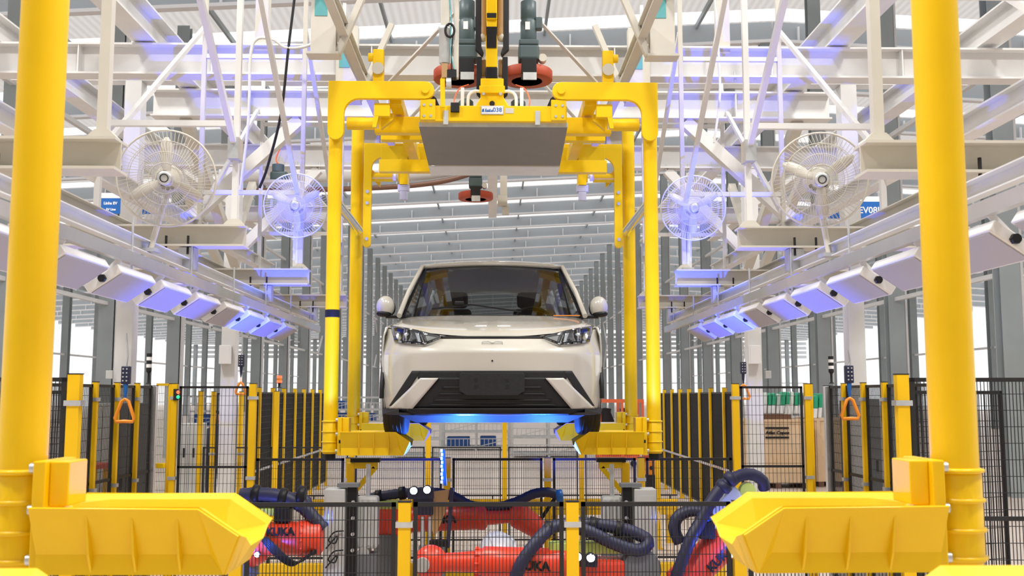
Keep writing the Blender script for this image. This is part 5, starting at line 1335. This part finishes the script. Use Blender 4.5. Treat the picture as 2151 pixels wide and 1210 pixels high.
# ================================================================ LIFTING UNITS, CABINETS
for sx, pc_, pl_, lab in ((-1, 704, 772, 'left'), (1, 1352, 1286, 'right')):
    Yk = 8.0
    x0 = at(683 if sx < 0 else 1331, 1100, Yk).x; x1 = at(726 if sx < 0 else 1377, 1100, Yk).x; zt = at(pc_, 1026, Yk).z
    cb = thing('control_cabinet', 'narrow light grey control cabinet under the %s side of the car' % lab, 'cabinet', ((x0+x1)/2, Yk, 0), 'grey control cabinets')
    MB().box(x0, x1, Yk-0.08, Yk+0.12, 0.02, zt).build('cabinet_body', 'cab', cb, bevel=0.006)
    MB().box(x0+0.015, x1-0.015, Yk-0.085, Yk-0.0805, 0.5, zt-0.05).build('cabinet_door', 'cab', cb)
    MB().box(x0-0.01, x1+0.01, Yk-0.09, Yk+0.13, 0.0, 0.05).build('plinth', 'dcab', cb)
    mb = MB()
    for k in range(2):
        z = at(700, 1120+40*k, Yk).z; xx = x1 if sx < 0 else x0
        mb.tube(smooth_path([(xx-0.02*0, Yk-0.1, z+0.03), (xx-0.07, Yk-0.11, z+0.02), (xx-0.11, Yk-0.11, z-0.04), (xx-0.06, Yk-0.11, z-0.06), (xx-0.05, Yk-0.11, z-0.01), (xx-0.13, Yk-0.11, z-0.10)], 6), 0.006, 6)
    mb.build('loose_cables', 'black', cb)['kind'] = 'stuff'
    xi = x1 if sx < 0 else x0; so = 1 if sx < 0 else -1
    cg = thing('cable_gantry', 'black cable post with connectors beside the %s control cabinet' % lab, 'post', (xi+so*0.05, Yk, 0), 'black connector posts')
    MB().box(min(xi+so*0.012, xi+so*0.085), max(xi+so*0.012, xi+so*0.085), Yk-0.03, Yk+0.05, 0, zt+0.01).build('post', 'black', cg, bevel=0.004)
    MB().box(min(xi-so*0.06, xi+so*0.10), max(xi-so*0.06, xi+so*0.10), Yk-0.05, Yk+0.07, zt+0.012, zt+0.04).build('top_plate', 'dcab', cg)
    for k in range(4): MB().cyl((xi+so*0.06, Yk-0.05, zt-0.10-0.12*k), (xi+so*0.06, Yk-0.03, zt-0.10-0.12*k), 0.014, 8).build('connector', 'galv', cg)
    # lifting actuator: grey ribbed casing with rod
    px = pl_; c = at(px, 1090, Yk+0.2); z0, z1 = at(px, 1150, Yk+0.2).z, at(px, 1042, Yk+0.2).z
    li = thing('lift_actuator', 'grey ribbed lifting actuator under the %s side of the car' % lab, 'actuator', (c.x, Yk+0.2, 0), 'grey lifting actuators')
    b = MB().box(c.x-0.085, c.x+0.085, Yk+0.12, Yk+0.28, z0, z1).build('casing', 'cab', li, bevel=0.02)
    for k in range(4): MB().box(c.x-0.07+0.042*k, c.x-0.055+0.042*k, Yk+0.112, Yk+0.121, z0+0.03, z1-0.02).build('rib', 'galv', b)
    MB().cyl((c.x-0.02, Yk+0.11, z0-0.03), (c.x-0.02, Yk+0.29, z0-0.03), 0.045, 18).build('pivot', 'galv', li)
    MB().cyl((c.x, Yk+0.2, z1), (c.x, Yk+0.2, at(px, 975, Yk+0.2).z), 0.018, 12).build('rod', 'galv', li)
    MB().box(c.x-0.08, c.x+0.08, Yk+0.1, Yk+0.3, 0, z0-0.04).build('stand', 'dcab', li)
    # yellow triangular support
    xq = at(737 if sx < 0 else 1314, 1000, 8.6).x; zt2 = at(740, 962, 8.6).z
    tb = thing('support_bracket', 'yellow triangular support bracket on a post below the %s wheel tray' % lab, 'bracket', (xq, 8.6, 0), 'yellow support brackets')
    MB().box(xq-0.03, xq+0.03, 8.57, 8.63, 0, zt2-0.04).build('post', 'yellow_post', tb, bevel=0.003)
    s_ = 1 if sx < 0 else -1
    z_ = zt2-0.02; 
    MB().bar((xq+s_*0.03, 8.6, z_-0.04), (xq+s_*0.22, 8.6, z_-0.04), 0.05, 0.05).build('top_arm', 'yellow', tb)
    MB().bar((xq+s_*0.20, 8.6, z_-0.06), (xq+s_*0.03, 8.6, z_-0.26), 0.05, 0.04).build('diagonal_arm', 'yellow', tb)
    MB().box(min(xq+s_*0.0, xq+s_*0.24), max(xq+s_*0.0, xq+s_*0.24), 8.55, 8.65, z_-0.014, z_+0.02).build('rubber_pad', 'black', tb)

# ================================================================ WORKER with hard hat, crouching behind the front robot
Yp = 8.05
hc = at(1050, 1164, Yp)             # middle of the head
pr = thing('person', 'worker crouching behind the front robot, bowed head in a white hard hat', 'person', (hc.x-0.05, Yp, 0))
import bpy as _b
def skin_body(joints, edges, name, m, parent, subd=2):
    me = bpy.data.meshes.new(name); wl = Vector(parent['wl'])
    me.from_pydata([tuple(Vector(j[0])-wl) for j in joints], edges, []); o = bpy.data.objects.new(name, me); COL.objects.link(o); o.parent = parent; o['wl'] = tuple(wl)
    o.modifiers.new('skin', 'SKIN'); 
    sv = me.skin_vertices[0].data if me.skin_vertices else None
    if sv is None:
        bm_ = bmesh.new(); bm_.from_mesh(me); bm_.verts.layers.skin.verify(); bm_.to_mesh(me); bm_.free(); sv = me.skin_vertices[0].data
    for i, j in enumerate(joints): sv[i].radius = (j[1], j[1]); sv[i].use_root = (i == 0)
    s = o.modifiers.new('sub', 'SUBSURF'); s.levels = subd; s.render_levels = subd
    o.modifiers['skin'].use_smooth_shade = True
    me.materials.append(M[m]); return o
hx, hy, hz = hc.x, Yp, hc.z
J = [((hx+0.12, hy+0.30, 0.42), 0.15), ((hx+0.10, hy+0.20, 0.58), 0.15), ((hx+0.06, hy+0.10, hz-0.24), 0.15), ((hx+0.03, hy+0.06, hz-0.14), 0.07), ((hx+0.02, hy+0.02, hz-0.06), 0.055),
     ((hx-0.13, hy+0.10, hz-0.20), 0.075), ((hx-0.24, hy-0.02, hz-0.40), 0.055), ((hx-0.16, hy-0.20, hz-0.52), 0.042),
     ((hx+0.24, hy+0.10, hz-0.20), 0.075), ((hx+0.33, hy-0.04, hz-0.40), 0.055), ((hx+0.22, hy-0.22, hz-0.52), 0.042),
     ((hx+0.02, hy+0.20, 0.40), 0.10), ((hx-0.08, hy-0.15, 0.50), 0.075), ((hx-0.06, hy+0.10, 0.10), 0.05), ((hx-0.07, hy-0.10, 0.05), 0.045),
     ((hx+0.22, hy+0.20, 0.40), 0.10), ((hx+0.28, hy-0.15, 0.48), 0.075), ((hx+0.26, hy+0.12, 0.10), 0.05), ((hx+0.27, hy-0.08, 0.05), 0.045)]
E = [(0,1),(1,2),(2,3),(3,4),(2,5),(5,6),(6,7),(2,8),(8,9),(9,10),(0,11),(11,12),(12,13),(13,14),(0,15),(15,16),(16,17),(17,18)]
skin_body(J, E, 'body', 'cloth', pr)
rotm = Matrix.Rotation(R(-28), 3, 'Y') @ Matrix.Rotation(R(28), 3, 'X')
hd = MB().ball((hx, hy, hz), 1.0, 24, 18, sc=(0.078, 0.098, 0.118), rot=rotm)
hdo = hd.build('head', 'skin', pr)
F = lambda x, y, z: Vector((hx, hy, hz)) + rotm @ Vector((x, y, z))
MB().ball(F(0, -0.100, -0.015), 0.016, 12, 8, sc=(0.8, 1.2, 1.4)).build('nose', 'skin', hdo)
for s in (-1, 1):
    MB().ball(F(s*0.032, -0.085, 0.012), 0.012, 10, 8).build('eye', 'signwhite', hdo); MB().ball(F(s*0.032, -0.096, 0.012), 0.006, 8, 6).build('pupil', 'black', hdo)
    MB().ball(F(s*0.078, 0.0, -0.005), 0.024, 12, 8, sc=(0.35, 0.8, 1.2)).build('ear', 'skin', hdo)
MB().tube([F(-0.025, -0.088, -0.055), F(0, -0.094, -0.057), F(0.025, -0.088, -0.055)], 0.005, 6).build('mouth', 'rust', hdo)
MB().ball(F(0, 0.012, 0.02), 1.0, 24, 16, sc=(0.081, 0.098, 0.108), rot=rotm).build('hair', 'black', hdo)
hat = []
for i in range(9):
    th = math.pi/2*i/8
    hat.append([F(0.135*math.cos(th)*math.cos(a), 0.01+0.160*math.cos(th)*math.sin(a), 0.05+0.115*math.sin(th)) for a in [2*math.pi*k/28 for k in range(29)]])
ho = MB().grid(hat).build('hard_hat', 'hat', pr, solid=0.006)
br = [[F(r*0.135*math.cos(a), 0.01+r*0.160*math.sin(a)-(0.055*max(0, -math.sin(a)) if r > 1.05 else 0), 0.05-(0.012 if r > 1.05 else 0)) for a in [2*math.pi*k/28 for k in range(29)]] for r in (0.97, 1.12)]
MB().grid(br).build('hat_brim', 'hat', ho, solid=0.005)
MB().tube([F(0, 0.01+0.163*math.cos(a), 0.05+0.118*math.sin(a)) for a in [math.pi*k/12 for k in range(13)]], 0.010, 8).build('hat_ridge', 'hat', ho)
# hands with five fingers each, resting towards the work
for s, hp in ((-1, (hx-0.16, hy-0.20, hz-0.52)), (1, (hx+0.22, hy-0.22, hz-0.52))):
    b = Vector(hp); JJ = [(b, 0.026), (b + V(0, -0.05, -0.012), 0.032), (b + V(0, -0.09, -0.02), 0.030)]; EE = [(0, 1), (1, 2)]
    for k, (dx, ln) in enumerate(((-0.030, 0.055), (-0.010, 0.068), (0.010, 0.065), (0.030, 0.048))):
        i0 = len(JJ); JJ += [(b + V(dx, -0.10, -0.022), 0.010), (b + V(dx*1.15, -0.10-ln*0.6, -0.03), 0.009), (b + V(dx*1.15, -0.10-ln*0.9, -0.05-ln*0.3), 0.008)]; EE += [(2, i0), (i0, i0+1), (i0+1, i0+2)]
    i0 = len(JJ); JJ += [(b + V(-s*0.035, -0.05, -0.02), 0.012), (b + V(-s*0.055, -0.08, -0.03), 0.010), (b + V(-s*0.055, -0.105, -0.04), 0.009)]; EE += [(1, i0), (i0, i0+1), (i0+1, i0+2)]
    skin_body(JJ, EE, 'hand', 'skin', pr, 1)
# ================================================================ BACKGROUND ON THE HALL FLOOR
def rack(px0, px1, Y, h, tiers, label, bins=True, where='', m='galv', depth=1.1, mesh=True):
    x0 = at(px0, 900, Y).x; x1 = at(px1, 900, Y).x; n = max(1, round((x1-x0)/1.2)); t = thing('wire_cage_rack', label, 'rack', ((x0+x1)/2, Y, 0), 'wire cage racks')
    for i in range(n+1):
        x = x0+(x1-x0)*i/n
        for y in (Y, Y+depth): MB().box(x-0.04, x+0.04, y-0.04, y+0.04, 0, h).build('upright', m, t)
    for k in range(tiers+1):
        z = 0.12+(h-0.16)*k/tiers
        for y in (Y-0.02, Y+depth): MB().bar((x0, y, z), (x1, y, z), 0.05, 0.07).build('rail', m, t)
        if k < tiers: MB().box(x0+0.05, x1-0.05, Y+0.05, Y+depth-0.05, z-0.02, z+0.0).build('shelf', m, t)
    mb = MB()
    for k in range(tiers):
        za = 0.12+(h-0.16)*k/tiers; zb = 0.12+(h-0.16)*(k+1)/tiers
        for i in range(n):
            xa = x0+(x1-x0)*i/n; xb = x0+(x1-x0)*(i+1)/n
            for q in range(1, 8): 
                xx = xa+(xb-xa)*q/8; mb.bar((xx, Y-0.05, za), (xx, Y-0.05, za+(zb-za)*0.55), 0.022, 0.022)
            mb.bar((xa, Y-0.05, za+(zb-za)*0.55), (xb, Y-0.05, za+(zb-za)*0.55), 0.03, 0.03)
            if (i+k) % 2: mb.bar((xa, Y-0.06, za), (xb, Y-0.06, za+(zb-za)*0.55), 0.02, 0.03)
    stuff(mb.build('cage_wires', m, t, norm=False))
    rnd = random.Random(px0)
    if bins:
        for k in range(tiers):
            za = 0.12+(h-0.16)*k/tiers
            for i in range(n):
                if rnd.random() < 0.35: continue
                xa = x0+(x1-x0)*(i+0.12)/n; xb = x0+(x1-x0)*(i+0.5+0.38*rnd.random())/n; hh = (h/tiers)*(0.45+0.3*rnd.random())
                o = MB().box(xa, xb, Y+0.15, Y+0.8, za+0.005, za+hh).build('blue_bin', 'blue', bevel=0.03)
                tag(o, 'blue bin %s, %s from left on %s tier' % (where, ordinal(i), ('bottom', 'second', 'third', 'top')[k]), 'bin', 'blue bins in the cage racks')
rack(560, 800, 40, 2.02, 4, 'tall wire cage rack with blue bins left of the car', True, 'in the rack left of the car')
rack(822, 925, 34, 1.18, 2, 'low wire cage rack under the car on the left', False)
rack(930, 1070, 39, 1.30, 2, 'low wire cage rack with blue bins under the car in the middle', True, 'in the rack under the car')
rack(1076, 1230, 34.5, 1.25, 2, 'low wire cage rack under the car on the right', False)
rack(395, 470, 44, 2.05, 3, 'wire cage rack behind the left gate', True, 'in the rack behind the left gate')
# orange trolley machine right of the car
ot = thing('tow_trolley', 'orange steel trolley frame with dark machines right of the car', 'trolley', (at(1310, 900, 30).x, 30, 0))
x0, x1 = at(1258, 900, 30).x, at(1352, 900, 30).x
for x in (x0, (x0+x1)/2, x1-0.05):
    for y in (30, 31): MB().box(x, x+0.07, y, y+0.07, 0.1, 1.95).build('upright', 'orangecable', ot)
for z in (0.25, 1.05, 1.9):
    for y in (30.03, 31.03): MB().bar((x0, y, z), (x1, y, z), 0.08, 0.10).build('rail', 'orangecable', ot)
for i in range(4): MB().cyl((x0+0.3*i+0.1, 30.0, 0.09), (x0+0.3*i+0.1, 30.08, 0.09), 0.09, 14).build('wheel', 'black', ot)
for i, (a, z) in enumerate(((0.15, 1.12), (0.75, 1.12), (0.35, 0.33))):
    o = MB().lathe([(0.0, 0), (0.22, 0.02), (0.26, 0.2), (0.16, 0.45), (0.18, 0.55), (0.0, 0.58)], (x0+a+0.1, 30.5, z), Z, 14).build('drum_unit', 'dark'); tag(o, 'dark round machine part on the orange trolley, %s' % ('upper left', 'upper right', 'lower')[i], 'machine part')
    MB().box(x0+a-0.15, x0+a+0.35, 30.3, 30.7, z-0.03, z-0.001).build('shelf_plate', 'orangecable', ot)
jk = thing('orange_box', 'small orange equipment box low behind the right wheel tray', 'box', (at(1367, 985, 20).x, 20, 0))
a = at(1357, 998, 20); b = at(1380, 968, 20)
MB().box(a.x, b.x, 20, 20.3, a.z, b.z).build('box_body', 'orange', jk, bevel=0.02); MB().box(a.x-0.03, b.x+0.03, 20, 20.3, b.z, b.z+0.10).build('lid', 'rust', jk, bevel=0.01); MB().box(a.x+0.02, b.x-0.02, 20.03, 20.27, 0, a.z).build('stand', 'dark', jk)
MB().cyl(((a.x+b.x)/2, 19.99, (a.z+b.z)/2), ((a.x+b.x)/2, 20.0, (a.z+b.z)/2), 0.04, 12).build('dial', 'black', jk)

# plywood crates on the right
Yq = 23.0
def crate(px0, px1, pyt, Y, label, dep=1.4, logo=False):
    x0 = at(px0, 900, Y).x; x1 = at(px1, 900, Y).x; zt = at(px0, pyt, Y).z
    t = thing('plywood_crate', label, 'crate', ((x0+x1)/2, Y, 0), 'plywood crates')
    MB().box(x0, x1, Y, Y+dep, 0.12, zt).build('box_body', 'ply', t)
    MB().box(x0-0.02, x1+0.02, Y-0.03, Y+dep, zt, zt+0.05).build('lid', 'ply', t)
    for x in (x0+0.03, x1-0.11): MB().box(x, x+0.08, Y-0.03, Y-0.001, 0.12, zt).build('batten', 'ply', t)
    for x in (x0+0.05, (x0+x1)/2-0.06, x1-0.17): MB().box(x, x+0.12, Y, Y+dep, 0.0, 0.119).build('skid', 'brown', t)
    if logo:
        c = at(1632, 909, Y); w = at(1657, 909, Y).x - at(1608, 909, Y).x; h1 = at(1632, 899, Y).z; h2 = at(1632, 919, Y).z
        for z in (h1, h2): MB().box(c.x-w/2, c.x+w/2, Y-0.034, Y-0.001, z-0.02, z+0.02).build('logo_bar', 'black', t)
        text_mb('Atlas Copco', 0.105, (c.x, Y-0.02, c.z), X, Z, 0.03, 0.001, 0.25).build('lettering', 'black', t)
    return zt
zt = crate(1560, 1705, 886, Yq, 'plywood crate with the black Atlas Copco logo behind the right gate', logo=True)
zt2 = crate(1712, 1800, 884, Yq+0.4, 'plywood crate behind the dark side fence to the right of the logo crate')
o = MB().box(at(1602, 890, Yq).x, at(1668, 890, Yq).x, Yq+0.2, Yq+1.0, zt+0.051, zt+0.16).build('brown_board', 'brown'); tag(o, 'dark brown folded board lying on the logo crate', 'board')
rnd = random.Random(3)
for i in range(12):
    px = 1603 + i*9.2
    if px > 1690: px += 14
    Yg = Yq+0.9+0.05*(i % 2)
    p = at(px, 870, Yg); zb = zt+0.165 if px < 1700 else zt2+0.055; zt_ = at(px, 822+rnd.random()*8, Yg).z; zm = zb+(zt_-zb)*0.42
    t = thing('bundled_sheet', '%s green topped white wrapped bundle from the left on the crates' % ordinal(i), 'bundle', (p.x, Yg, zb), 'green and white bundles on the crates')
    MB().prism([(p.x-0.035, Yg-0.1, zb), (p.x+0.05, Yg-0.1, zb), (p.x+0.075, Yg-0.1, zm), (p.x-0.01, Yg-0.1, zm)], (0, 0.7, 0)).build('white_wrap', 'signwhite', t, bevel=0.012)
    MB().prism([(p.x-0.012, Yg-0.11, zm), (p.x+0.076, Yg-0.11, zm), (p.x+0.088, Yg-0.11, zt_-0.05), (p.x+0.07, Yg-0.11, zt_), (p.x+0.015, Yg-0.11, zt_-0.02)], (0, 0.72, 0)).build('green_cover', 'green' if i % 3 else 'paleg', t, bevel=0.015)
# grey cabinets on the left behind the dark fence
def cabinet(px0, px1, pyt, Y, label, m='cab', dep=0.5):
    x0 = at(px0, 900, Y).x; x1 = at(px1, 900, Y).x; z = at(px0, pyt, Y).z
    t = thing('electrical_cabinet', label, 'cabinet', ((x0+x1)/2, Y, 0), 'electrical cabinets')
    MB().box(x0, x1, Y, Y+dep, 0.1, z).build('cabinet_body', m, t, bevel=0.01)
    xm = (x0+x1)/2
    for a, b in ((x0+0.02, xm-0.005), (xm+0.005, x1-0.02)):
        d = MB().box(a, b, Y-0.02, Y-0.001, 0.15, z-0.05).build('door', m, t)
        MB().box(b-0.07, b-0.04, Y-0.035, Y-0.0205, 1.0, 1.16).build('handle', 'dark', d)
    MB().box(x0+0.02, x1-0.02, Y+0.02, Y+dep-0.02, 0, 0.099).build('plinth', 'dcab', t)
cabinet(188, 243, 847, 11.8, 'blue-grey electrical cabinet behind the left side fence', 'cab')
cabinet(248, 292, 847, 11.9, 'dark grey electrical cabinet beside the blue-grey one at left', 'dcab')
cabinet(374, 418, 890, 18.0, 'pale grey double cabinet behind the left gate', 'cab')
cabinet(1790, 1850, 838, 14.5, 'dark grey electrical cabinet behind the right side fence', 'dcab')
wb = thing('work_bench', 'low red and yellow work stand behind the left side fence', 'bench', (at(185, 990, 11.2).x, 11.2, 0))
a = at(165, 985, 11.2); b = at(212, 975, 11.2)
MB().box(a.x, b.x, 11.1, 11.5, a.z, b.z).build('top', 'red', wb, bevel=0.005)
for x in (a.x+0.02, b.x-0.06):
    for y in (11.12, 11.44): MB().box(x, x+0.04, y, y+0.04, 0, a.z).build('leg', 'yellow_post', wb)
# distant open mesh door at left, pale yellow
md = thing('mesh_door', 'pale yellow open mesh door beside the left gate post', 'door', (at(342, 900, 12.5).x, 12.5, 0))
x0, x1 = at(326, 900, 12.5).x, at(357, 900, 12.5).x; z1 = at(340, 808, 12.5).z
MB().bar((x0, 12.5, z1), (x1, 12.5, z1), 0.03, 0.03).bar((x1-0.015, 12.5, 0.1), (x1-0.015, 12.5, z1), 0.03, 0.03).bar((x0, 12.5, 0.1), (x1, 12.5, 0.1), 0.03, 0.03).build('door_frame', 'yellow_post', md)
mb = MB()
for i in range(9): x = x0+(x1-x0)*i/9; mb.bar((x, 12.5, 0.1), (x, 12.5, z1), 0.006, 0.006)
for i in range(1, 20): z = 0.1+(z1-0.1)*i/20; mb.bar((x0, 12.5, z), (x1, 12.5, z), 0.006, 0.006)
stuff(mb.build('door_mesh', 'cream', md, norm=False))
h = at(338, 978, 12.45); MB().box(x0-0.02, x1-0.03, 12.42, 12.49, h.z-0.03, h.z+0.03).build('push_bar', 'yellow', md, bevel=0.01)
# junction box and wiring on the white columns
for sx, px, lab in ((-1, 232, 'left'), (1, 1612, 'right')):
    Yj = 12.45 if sx < 0 else 13.4
    p = at(px, 787, Yj); o = MB().box(p.x-0.04, p.x+0.04, Yj-0.05, Yj+0.0, p.z-0.05, p.z+0.05).build('junction_box', 'cab', bevel=0.006); tag(o, 'small pale junction box next to the %s white column' % lab, 'box')
for sx, px, lab in ((-1, 484, 'left'), (1, 1600, 'right')):
    p = at(px, 745, 13.25); x = sx*CX
    o = MB().box(x-0.09, x+0.05, 13.2, 13.299, p.z-0.12, p.z+0.12).build('switch_box', 'signwhite', bevel=0.006); tag(o, 'white switch box fixed on the %s rear column' % lab, 'box')
# strapping tape on the near left carrier column
p = at(693, 659, FY); o = MB().lathe([(0.0585, -0.03), (0.0595, -0.025), (0.0595, 0.025), (0.0585, 0.03)], (-CXF, FY, p.z), Z, 24).build('tape_band', 'black', cc)
# fluorescent tube strips seen hanging far off
# standing worker behind the left gate, mostly hidden by the white column
p2 = thing('person', 'worker in dark clothes standing behind the left gate post', 'person', (at(446, 1000, 19).x, 19, 0))
bx = at(452, 1000, 19).x
J = [((bx, 19, 0.92), 0.15), ((bx, 19, 1.15), 0.15), ((bx, 19, 1.40), 0.16), ((bx, 19, 1.50), 0.07), ((bx, 19, 1.56), 0.055), ((bx-0.20, 19, 1.40), 0.07), ((bx-0.26, 18.97, 1.12), 0.055), ((bx-0.24, 18.88, 0.90), 0.042), ((bx+0.20, 19, 1.40), 0.07), ((bx+0.26, 18.97, 1.12), 0.055), ((bx+0.22, 18.88, 0.92), 0.042), ((bx-0.10, 19, 0.86), 0.10), ((bx-0.11, 18.98, 0.48), 0.07), ((bx-0.11, 19, 0.10), 0.05), ((bx-0.12, 18.86, 0.05), 0.045), ((bx+0.10, 19, 0.86), 0.10), ((bx+0.11, 18.98, 0.48), 0.07), ((bx+0.11, 19, 0.10), 0.05), ((bx+0.12, 18.86, 0.05), 0.045)]
skin_body(J, E, 'body', 'cloth', p2)
h2 = MB().ball((bx, 18.98, 1.66), 1.0, 20, 14, sc=(0.078, 0.095, 0.115)).build('head', 'skin', p2)
MB().ball((bx, 19.0, 1.69), 1.0, 20, 14, sc=(0.082, 0.098, 0.105)).build('hair', 'black', h2)
MB().ball((bx, 18.88, 1.645), 0.016, 10, 8).build('nose', 'skin', h2)
